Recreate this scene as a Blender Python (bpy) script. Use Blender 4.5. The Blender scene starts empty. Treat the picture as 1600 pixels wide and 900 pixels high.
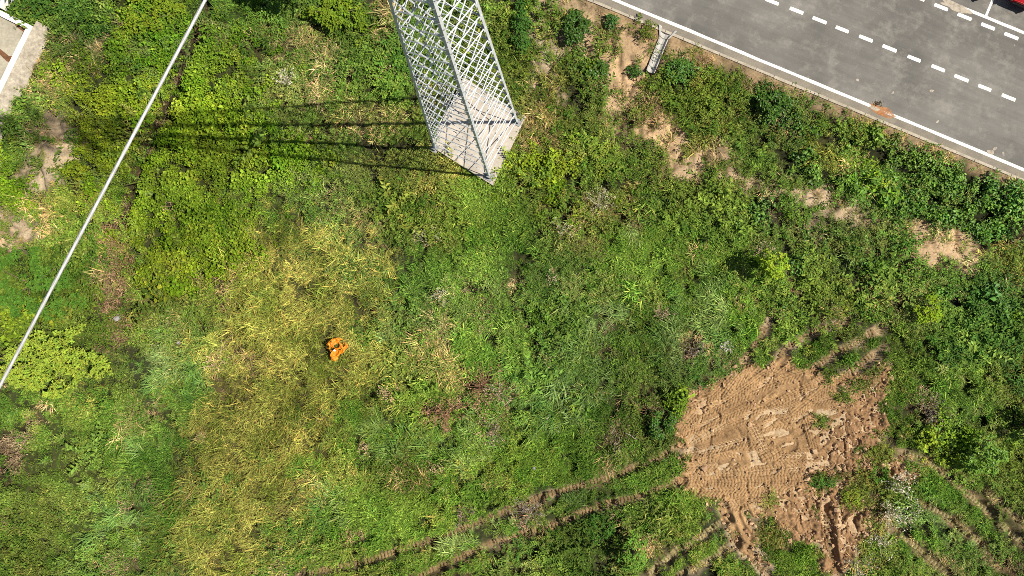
import bpy, bmesh, math, random
import numpy as np
from mathutils import Vector, Matrix

# ---------------------------------------------------------------- camera, sky, sun, exposure
sc = bpy.context.scene
CAM_H = 38.0
TILT = math.radians(1.0)
FPX = 800.0 / math.tan(math.radians(35.0))          # focal length in photo pixels (1600 wide)
cd = bpy.data.cameras.new("camera")
cam = bpy.data.objects.new("camera", cd)
sc.collection.objects.link(cam)
cam.location = (0, 0, CAM_H)
cam.rotation_euler = (0, TILT, 0)
cd.sensor_width = 36.0
cd.lens = 18.0 / math.tan(math.radians(35.0))
cd.clip_start = 0.5
cd.clip_end = 3000
sc.camera = cam

SUN_EL = math.radians(54.0)
SUN_DIR = Vector((math.cos(SUN_EL), -0.017 * math.cos(SUN_EL), math.sin(SUN_EL))).normalized()   # towards the sun
world = bpy.data.worlds.new("World")
sc.world = world
world.use_nodes = True
wn = world.node_tree.nodes
bg = wn["Background"]
sky = wn.new("ShaderNodeTexSky")
sky.sky_type = 'NISHITA'
sky.sun_disc = False
sky.sun_elevation = SUN_EL
sky.sun_rotation = math.atan2(SUN_DIR.x, SUN_DIR.y)
world.node_tree.links.new(sky.outputs[0], bg.inputs[0])
bg.inputs[1].default_value = 0.05
sd = bpy.data.lights.new("sun", 'SUN')
sd.energy = 5.0
sd.angle = math.radians(0.53)
sd.color = (1.0, 0.925, 0.79)
sun = bpy.data.objects.new("sun", sd)
sc.collection.objects.link(sun)
sun.rotation_euler = SUN_DIR.to_track_quat('Z', 'Y').to_euler()
sun.location = SUN_DIR * 80
sc.view_settings.view_transform = 'Standard'
sc.view_settings.look = 'None'
sc.view_settings.exposure = 0.54
sc.view_settings.gamma = 1.0
sc.cycles.filter_width = 0.9
sc.cycles.max_bounces = 6
sc.cycles.transmission_bounces = 3
sc.cycles.use_denoising = False

rng = np.random.default_rng(7)
random.seed(7)

# ---------------------------------------------------------------- helpers: noise, projection
_tabs = {}
def vnoise(x, y, seed=0):
    if seed not in _tabs:
        _tabs[seed] = np.random.default_rng(1000 + seed).random((256, 256))
    t = _tabs[seed]
    xi = np.floor(x).astype(int); yi = np.floor(y).astype(int)
    fx = x - xi; fy = y - yi
    fx = fx * fx * (3 - 2 * fx); fy = fy * fy * (3 - 2 * fy)
    a = t[xi & 255, yi & 255]; b = t[(xi + 1) & 255, yi & 255]
    c = t[xi & 255, (yi + 1) & 255]; d = t[(xi + 1) & 255, (yi + 1) & 255]
    return (a * (1 - fx) + b * fx) * (1 - fy) + (c * (1 - fx) + d * fx) * fy

def fbm(x, y, scale, seed=0, octv=3):
    s = 0; amp = 1; tot = 0
    for k in range(octv):
        f = (2 ** k) / scale
        s = s + amp * vnoise(x * f + 17.3 * k, y * f - 9.1 * k, seed + k)
        tot += amp; amp *= 0.5
    return s / tot

def sstep(e0, e1, x):
    t = np.clip((x - e0) / (e1 - e0), 0, 1)
    return t * t * (3 - 2 * t)

CT, ST = math.cos(TILT), math.sin(TILT)
def project(x, y, z=0.0):
    dx, dy, dz = x, y, z - CAM_H
    cx = CT * dx - ST * dz
    cz = ST * dx + CT * dz
    return 800 + FPX * cx / -cz, 450 - FPX * dy / -cz

def unproj0(px, py, z=0.0):
    cx = (px - 800) / FPX; cy = (450 - py) / FPX
    wx = CT * cx - ST; wz = -ST * cx - CT
    t = (z - CAM_H) / wz
    return wx * t, cy * t

# ---------------------------------------------------------------- road frame of reference
ROAD_Z = 0.45
R0 = np.array(unproj0(961, 0, ROAD_Z)); R1 = np.array(unproj0(1600, 265.5, ROAD_Z))
RD = (R1 - R0) / np.linalg.norm(R1 - R0)
RN = np.array([-RD[1], RD[0]])
if RN[1] < 0: RN = -RN
def road_tn(x, y):
    return (x - R0[0]) * RD[0] + (y - R0[1]) * RD[1], (x - R0[0]) * RN[0] + (y - R0[1]) * RN[1]
def road_pt(t, n):
    return R0[0] + RD[0] * t + RN[0] * n, R0[1] + RD[1] * t + RN[1] * n
EDGE = -0.56            # outer lip of the road, across from the white line

# tower pad in pixels
PADPX = [(672, 228), (770, 290), (822, 182), (724, 120)]
PAD = [unproj0(px, py, 0.25) for px, py in PADPX]
PAD_C = np.mean(np.array(PAD), axis=0)

def seg_dist(x, y, pts):
    """distance to polyline, and running length"""
    best = np.full(np.shape(x), 1e9); along = np.zeros(np.shape(x)); side = np.zeros(np.shape(x)); L = 0
    for (ax, ay), (bx, by) in zip(pts[:-1], pts[1:]):
        dx, dy = bx - ax, by - ay; l = math.hypot(dx, dy)
        t = np.clip(((x - ax) * dx + (y - ay) * dy) / (l * l), 0, 1)
        d = np.hypot(x - ax - t * dx, y - ay - t * dy)
        m = d < best
        best = np.where(m, d, best); along = np.where(m, L + t * l, along)
        side = np.where(m, np.sign((x - ax) * dy - (y - ay) * dx), side); L += l
    return best, along, side

DITCHPX = [(322, 8), (300, 75), (283, 120), (262, 165), (240, 215), (222, 255), (205, 300), (196, 350)]
DITCH = [unproj0(*p) for p in DITCHPX]
RUTPX = [
    [(470, 899), (560, 880), (633, 857), (700, 836), (797, 797), (860, 772), (910, 760), (1000, 730), (1062, 697)],
    [(640, 905), (690, 885), (760, 853), (800, 842), (860, 822), (925, 795), (1000, 775), (1065, 752)],
    [(1005, 905), (1060, 862), (1100, 838), (1135, 812)],
    [(1050, 910), (1100, 880), (1150, 850)],
    [(1215, 568), (1232, 540), (1280, 515), (1335, 500)],
    [(1268, 580), (1305, 552), (1345, 532), (1378, 512)],
    [(1310, 597), (1345, 570), (1380, 545)],
    [(1163, 566), (1188, 528), (1200, 500)],
    [(1405, 705), (1450, 722), (1500, 760), (1545, 800), (1605, 855)],
    [(1440, 785), (1490, 815), (1535, 850), (1570, 905)],
    [(1395, 825), (1440, 862), (1490, 905)],
    [(1540, 765), (1605, 822)],
    [(1128, 792), (1150, 845), (1205, 905)],
    [(1292, 795), (1296, 850), (1305, 905)],
]
RUTS = [[unproj0(*p) for p in r] for r in RUTPX]

MUDPX = [(1062, 650), (1080, 615), (1105, 598), (1130, 583), (1165, 568), (1235, 563), (1256, 575), (1290, 580),
         (1335, 590), (1362, 575), (1392, 572), (1396, 598), (1378, 635), (1384, 662), (1360, 690), (1335, 700),
         (1352, 712), (1400, 712), (1440, 735), (1434, 757), (1405, 745), (1372, 730), (1336, 728), (1334, 770),
         (1354, 800), (1350, 840), (1338, 872), (1312, 892), (1288, 888), (1276, 856), (1244, 842), (1226, 822), (1196, 802),
         (1172, 806), (1178, 842), (1196, 880), (1178, 884), (1146, 838), (1124, 798), (1128, 778), (1095, 782), (1068, 768), (1058, 720), (1056, 685)]
MUD = [unproj0(*p) for p in MUDPX]

def poly_sd(x, y, poly):
    """signed distance, negative inside"""
    d = np.full(np.shape(x), 1e9); inside = np.zeros(np.shape(x), bool)
    n = len(poly)
    for i in range(n):
        ax, ay = poly[i]; bx, by = poly[(i + 1) % n]
        dx, dy = bx - ax, by - ay
        t = np.clip(((x - ax) * dx + (y - ay) * dy) / (dx * dx + dy * dy + 1e-12), 0, 1)
        d = np.minimum(d, np.hypot(x - ax - t * dx, y - ay - t * dy))
        c = ((ay > y) != (by > y)) & (x < (bx - ax) * (y - ay) / (by - ay + 1e-12) + ax)
        inside ^= c
    return np.where(inside, -d, d)

def mud_sd(x, y):
    wx = x + 0.55 * (fbm(x, y, 0.9, 41, 4) - .5) * 2
    wy = y + 0.55 * (fbm(x, y, 0.9, 45, 4) - .5) * 2
    return poly_sd(wx, wy, MUD)

HOLES = [(671, 456, 12), (638, 518, 12), (622, 590, 12), (591, 611, 12), (726, 603, 16), (679, 650, 16), (722, 653, 14), (823, 490, 16), (829, 537, 14), (838, 559, 14), (776, 562, 12),
         (563, 695, 9), (948, 700, 10), (905, 300, 14), (735, 455, 12), (1030, 605, 14), (1032, 640, 18), (1020, 680, 14), (645, 340, 12), (700, 330, 12), (655, 305, 12), (690, 300, 12), (603, 105, 10), (590, 150, 12),
         (575, 60, 10), (72, 515, 15), (88, 524, 12), (10, 545, 18), (12, 560, 12), (9, 740, 12), (40, 672, 8), (1430, 650, 12), (1400, 690, 12), (1360, 478, 14), (1340, 592, 10), (1402, 588, 14), (962, 815, 14), (945, 840, 14),
         (1075, 800, 10), (1125, 745, 8), (880, 640, 8), (1370, 790, 10), (1402, 820, 10), (1372, 735, 8), (500, 838, 10), (690, 790, 8), (560, 475, 9), (640, 230, 10), (540, 330, 9), (760, 350, 8), (1035, 470, 10), (1075, 430, 10),
         (985, 245, 10), (1030, 300, 10), (1090, 310, 10), (1150, 160, 10), (1260, 190, 10), (1340, 245, 10), (1520, 250, 9), (1290, 400, 10), (1350, 420, 10), (1470, 420, 9), (1560, 430, 10), (1380, 330, 9), (1500, 530, 12), (1440, 540, 12), (1545, 590, 10),
         (1530, 660, 10), (1330, 500, 9), (1180, 470, 8), (1010, 555, 10), (900, 480, 9), (800, 640, 8), (1160, 880, 8), (1450, 790, 8), (170, 100, 8), (140, 40, 9), (330, 300, 8), (270, 330, 8), (130, 300, 9), (350, 390, 7), (110, 190, 10), (400, 235, 8)]
def hole_field(x, y):
    px, py = project(x, y, 0.0); f = np.zeros(np.shape(x))
    for a, b, r in HOLES: f = np.maximum(f, np.exp(-(((px - a) ** 2 + ((py - b) * 1.2) ** 2) / (r * 1.15) ** 2)))
    return f

def crease(x, y):
    """0 in the hollows between clumps of plants, 1 on top of them"""
    return np.clip(np.abs(fbm(x, y, 1.35, 333, 3) - .5) * 5.0, 0, 1)

def terrain(x, y):
    x = np.asarray(x, float); y = np.asarray(y, float)
    h = 0.30 * (fbm(x, y, 6.0, 3, 2) - .5) + 0.26 * (fbm(x, y, 1.5, 6, 2) - .5)
    h = h - .25 * (1 - sstep(0, .45, crease(x, y)))
    h = h - .34 * hole_field(x, y)
    far = sstep(45, 120, np.hypot(x, y)); h = h * (1 - far)
    # flat around mud
    ms = poly_sd(x, y, MUD)
    h = h * (0.35 + 0.65 * sstep(0, 1.5, ms))
    d, _, _ = seg_dist(x, y, DITCH)
    h = h - 0.55 * np.exp(-(d / 0.36) ** 2)
    for r in RUTS:
        d, _, _ = seg_dist(x, y, r)
        h = h - 0.17 * np.exp(-(d / 0.30) ** 4) + 0.08 * np.exp(-((d - 0.42) / 0.14) ** 2)
    # pad
    dp = np.hypot(x - PAD_C[0], y - PAD_C[1])
    h = h * sstep(2.2, 4.5, dp)
    dch, _, _ = seg_dist(x, y, [unproj0(1040, 52, .4), unproj0(1016, 114, .1)])
    t, n = road_tn(x, y)
    bank = sstep(EDGE - 2.6, EDGE - 0.05, n)
    h = h * (1 - bank) + (ROAD_Z - 0.03) * bank
    h = h - .32 * (1 - sstep(.18, .28, dch))
    h = h - 0.25 * sstep(EDGE + 0.02, EDGE + 0.25, n) * (1 - sstep(17.2, 17.6, n))
    return h

def unproj(px, py, dz=0.0):
    z = 0.0
    for _ in range(4):
        x, y = unproj0(px, py, z + dz)
        z = float(terrain(np.array([x]), np.array([y]))[0])
    return x, y, z

# ---------------------------------------------------------------- object helpers
def link(o, parent=None):
    sc.collection.objects.link(o)
    if parent is not None: o.parent = parent
    return o
def tag(o, label=None, cat=None, group=None, kind=None):
    if label: o['label'] = label
    if cat: o['category'] = cat
    if group: o['group'] = group
    if kind: o['kind'] = kind
    return o
def empty(name, loc, rz=0.0, label=None, cat=None, group=None):
    o = bpy.data.objects.new(name, None)
    o.empty_display_size = 0.2
    o.location = loc; o.rotation_euler = (0, 0, rz)
    link(o)
    return tag(o, label, cat, group)
def mesh_obj(name, verts, faces, mat, parent=None, smooth=False, vc=None):
    me = bpy.data.meshes.new(name)
    me.from_pydata([tuple(v) for v in verts], [], [tuple(f) for f in faces])
    if mat is not None: me.materials.append(mat)
    if smooth: me.polygons.foreach_set('use_smooth', [True] * len(me.polygons))
    if vc is not None:
        a = me.attributes.new('vc', 'FLOAT_COLOR', 'POINT')
        c = np.ones((len(verts), 4), np.float32); c[:, :3] = np.asarray(vc)
        a.data.foreach_set('color', c.ravel())
    me.update()
    o = bpy.data.objects.new(name, me)
    return link(o, parent)
def np_grid_mesh(name, X, Y, Z, mat, cols=None, keep=None, smooth=True, parent=None):
    ny, nx = X.shape
    co = np.stack([X, Y, Z], -1).reshape(-1, 3).astype(np.float32)
    idx = np.arange(ny * nx).reshape(ny, nx)
    q = np.stack([idx[:-1, :-1], idx[:-1, 1:], idx[1:, 1:], idx[1:, :-1]], -1).reshape(-1, 4)
    if keep is not None:
        k = keep.reshape(-1)
        q = q[k[q].any(1)]
    me = bpy.data.meshes.new(name)
    me.vertices.add(len(co)); me.vertices.foreach_set('co', co.ravel())
    me.loops.add(q.size); me.loops.foreach_set('vertex_index', q.ravel().astype(np.int32))
    me.polygons.add(len(q))
    me.polygons.foreach_set('loop_start', np.arange(0, q.size, 4, dtype=np.int32))
    me.polygons.foreach_set('use_smooth', np.full(len(q), smooth))
    me.update(calc_edges=True); me.validate()
    if cols is not None:
        a = me.attributes.new('vc', 'FLOAT_COLOR', 'POINT')
        c = np.ones((len(co), 4), np.float32); c[:, :3] = cols.reshape(-1, 3)
        a.data.foreach_set('color', c.ravel())
    me.materials.append(mat)
    return link(bpy.data.objects.new(name, me), parent)

class MB:
    def __init__(s): s.v = []; s.f = []
    def add(s, vs, fs):
        n = len(s.v); s.v += [tuple(v) for v in vs]; s.f += [tuple(i + n for i in f) for f in fs]
    def box(s, c, size, M=None):
        x, y, z = (d / 2 for d in size)
        vs = [Vector((sx * x, sy * y, sz * z)) for sz in (-1, 1) for sx, sy in ((-1, -1), (1, -1), (1, 1), (-1, 1))]
        if M: vs = [M @ v for v in vs]
        vs = [v + Vector(c) for v in vs]
        s.add(vs, [(3, 2, 1, 0), (4, 5, 6, 7), (0, 1, 5, 4), (1, 2, 6, 5), (2, 3, 7, 6), (3, 0, 4, 7)])
    def prism(s, poly, z0, z1):
        n = len(poly)
        s.add([(x, y, z0) for x, y in poly] + [(x, y, z1) for x, y in poly],
              [tuple(range(n))[::-1], tuple(range(n, 2 * n))] + [(i, (i + 1) % n, n + (i + 1) % n, n + i) for i in range(n)])
    def tube(s, pts, r, n=6):
        rings = []
        base = len(s.v)
        pts = [Vector(p) for p in pts]
        for i, p in enumerate(pts):
            d = (pts[min(i + 1, len(pts) - 1)] - pts[max(i - 1, 0)]).normalized()
            a = d.orthogonal().normalized() if i == 0 else (a - d * a.dot(d)).normalized()
            b = d.cross(a)
            rr = r[i] if isinstance(r, (list, tuple)) else r
            for k in range(n):
                t = 2 * math.pi * k / n
                s.v.append(tuple(p + a * (rr * math.cos(t)) + b * (rr * math.sin(t))))
        for i in range(len(pts) - 1):
            for k in range(n):
                s.f.append((base + i * n + k, base + i * n + (k + 1) % n, base + (i + 1) * n + (k + 1) % n, base + (i + 1) * n + k))
        s.f.append(tuple(base + k for k in range(n))[::-1]); s.f.append(tuple(base + (len(pts) - 1) * n + k for k in range(n)))
    def obj(s, name, mat, parent=None, smooth=False):
        return mesh_obj(name, s.v, s.f, mat, parent, smooth)

# ---------------------------------------------------------------- materials
def newmat(name):
    m = bpy.data.materials.new(name); m.use_nodes = True
    nt = m.node_tree
    return m, nt, nt.nodes["Principled BSDF"]
def N(nt, t, **kw):
    n = nt.nodes.new(t)
    for k, v in kw.items(): setattr(n, k, v)
    return n
def noise_node(nt, scale, detail=4, rough=0.6, vec=None):
    n = N(nt, 'ShaderNodeTexNoise'); n.inputs['Scale'].default_value = scale
    n.inputs['Detail'].default_value = detail; n.inputs['Roughness'].default_value = rough
    if vec is not None: nt.links.new(vec, n.inputs['Vector'])
    return n
def ramp(nt, src, stops):
    r = N(nt, 'ShaderNodeValToRGB'); e = r.color_ramp.elements
    e[0].position, e[0].color = stops[0][0], (*stops[0][1], 1)
    e[1].position, e[1].color = stops[-1][0], (*stops[-1][1], 1)
    for p, c in stops[1:-1]:
        k = e.new(p); k.color = (*c, 1)
    nt.links.new(src, r.inputs[0]); return r
def mix(nt, fac, a, b, mode='MIX'):
    m = N(nt, 'ShaderNodeMix', data_type='RGBA', blend_type=mode)
    for s, v in ((m.inputs[0], fac), (m.inputs[6], a), (m.inputs[7], b)):
        if hasattr(v, 'links') or isinstance(v, bpy.types.NodeSocket): nt.links.new(v, s)
        else: s.default_value = v if not isinstance(v, tuple) else (*v, 1)
    return m.outputs[2]
def objvec(nt):
    return N(nt, 'ShaderNodeTexCoord').outputs['Object']
def bump(nt, b, height, strength=0.5, dist=0.02):
    n = N(nt, 'ShaderNodeBump'); n.inputs['Strength'].default_value = strength; n.inputs['Distance'].default_value = dist
    nt.links.new(height, n.inputs['Height']); nt.links.new(n.outputs[0], b.inputs['Normal'])

def mottled(name, c1, c2, scale=3.0, rough=0.85, fine=None, spec=0.3, metal=0.0, bstr=0.3, bscale=40, bdist=0.01):
    m, nt, b = newmat(name)
    v = objvec(nt)
    n1 = noise_node(nt, scale, 6, 0.65, v)
    col = ramp(nt, n1.outputs[0], [(0.32, c1), (0.68, c2)]).outputs[0]
    if fine:
        n2 = noise_node(nt, fine[0], 3, 0.6, v)
        r2 = ramp(nt, n2.outputs[0], [(0.3, (1 - fine[1],) * 3), (0.7, (1 + fine[1] * .5,) * 3)])
        col = mix(nt, 1.0, col, r2.outputs[0], 'MULTIPLY')
    nt.links.new(col, b.inputs['Base Color'])
    b.inputs['Roughness'].default_value = rough; b.inputs['Metallic'].default_value = metal
    b.inputs['Specular IOR Level'].default_value = spec
    if bstr:
        n3 = noise_node(nt, bscale, 4, 0.6, v); bump(nt, b, n3.outputs[0], bstr, bdist)
    return m

def leafmat(name, color=None, rough=0.5, spec=0.3, trans=0.3):
    m, nt, b = newmat(name)
    vcn = N(nt, 'ShaderNodeAttribute', attribute_name='vc')
    if color is None:
        t = N(nt, 'ShaderNodeAttribute', attribute_name='tint', attribute_type='INSTANCER')
        col = mix(nt, 1.0, t.outputs['Color'], vcn.outputs['Color'], 'MULTIPLY')
    else:
        col = mix(nt, 1.0, color, vcn.outputs['Color'], 'MULTIPLY')
    nt.links.new(col, b.inputs['Base Color'])
    b.inputs['Roughness'].default_value = rough; b.inputs['Specular IOR Level'].default_value = spec
    tr = N(nt, 'ShaderNodeBsdfTranslucent')
    tc = mix(nt, 1.0, col, (1.15, 1.1, 0.6), 'MULTIPLY')
    nt.links.new(tc, tr.inputs['Color'])
    ms = N(nt, 'ShaderNodeMixShader'); ms.inputs[0].default_value = trans
    nt.links.new(b.outputs[0], ms.inputs[1]); nt.links.new(tr.outputs[0], ms.inputs[2])
    nt.links.new(ms.outputs[0], nt.nodes['Material Output'].inputs['Surface'])
    return m

def attr_ground_mat():
    m, nt, b = newmat('ground_soil')
    v = objvec(nt)
    vcn = N(nt, 'ShaderNodeAttribute', attribute_name='vc')
    n1 = noise_node(nt, 9.0, 6, 0.7, v)
    r1 = ramp(nt, n1.outputs[0], [(0.3, (0.6, 0.58, 0.55)), (0.7, (1.3, 1.3, 1.28))])
    col = mix(nt, 1.0, vcn.outputs['Color'], r1.outputs[0], 'MULTIPLY')
    n2 = noise_node(nt, 60.0, 4, 0.7, v)
    r2 = ramp(nt, n2.outputs[0], [(0.3, (0.7,) * 3), (0.7, (1.25,) * 3)])
    col = mix(nt, 1.0, col, r2.outputs[0], 'MULTIPLY')
    nt.links.new(col, b.inputs['Base Color'])
    b.inputs['Roughness'].default_value = 0.95; b.inputs['Specular IOR Level'].default_value = 0.15
    bump(nt, b, n2.outputs[0], 0.6, 0.03)
    return m

M = {}
M['ground'] = attr_ground_mat()
M['leaf'] = leafmat('leaf_matte', None, 0.65, 0.08, 0.15)
M['gloss'] = leafmat('leaf_glossy', None, 0.45, 0.24, 0.14)
M['steel'] = mottled('painted_steel', (0.50, 0.53, 0.56), (0.62, 0.64, 0.66), 1.2, 0.45, (25, .1), 0.4, 0.0, 0.1, 30)
M['steel_plate'] = mottled('grey_steel', (0.22, 0.23, 0.24), (0.32, 0.33, 0.34), 3, 0.5, None, 0.5, 0.4)
M['concrete'] = mottled('pale_concrete', (0.36, 0.32, 0.27), (0.52, 0.465, 0.40), 1.6, 0.9, (14, .16), 0.2, 0, 0.4, 30)
M['cable'] = mottled('aluminium_strand', (0.42, 0.425, 0.43), (0.60, 0.60, 0.59), 6, 0.42, None, 0.5, 0.35, 0)

# ---------------------------------------------------------------- vegetation map, painted from what grows where
CH = ['F', 'Y', 'B', 'G', 'C', 'D', 'L', 'W', 'P', 'O', 'S', 'X']  # X: bare ground whose dark tone paints in shade between plants
CI = {c: i for i, c in enumerate(CH)}
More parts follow.
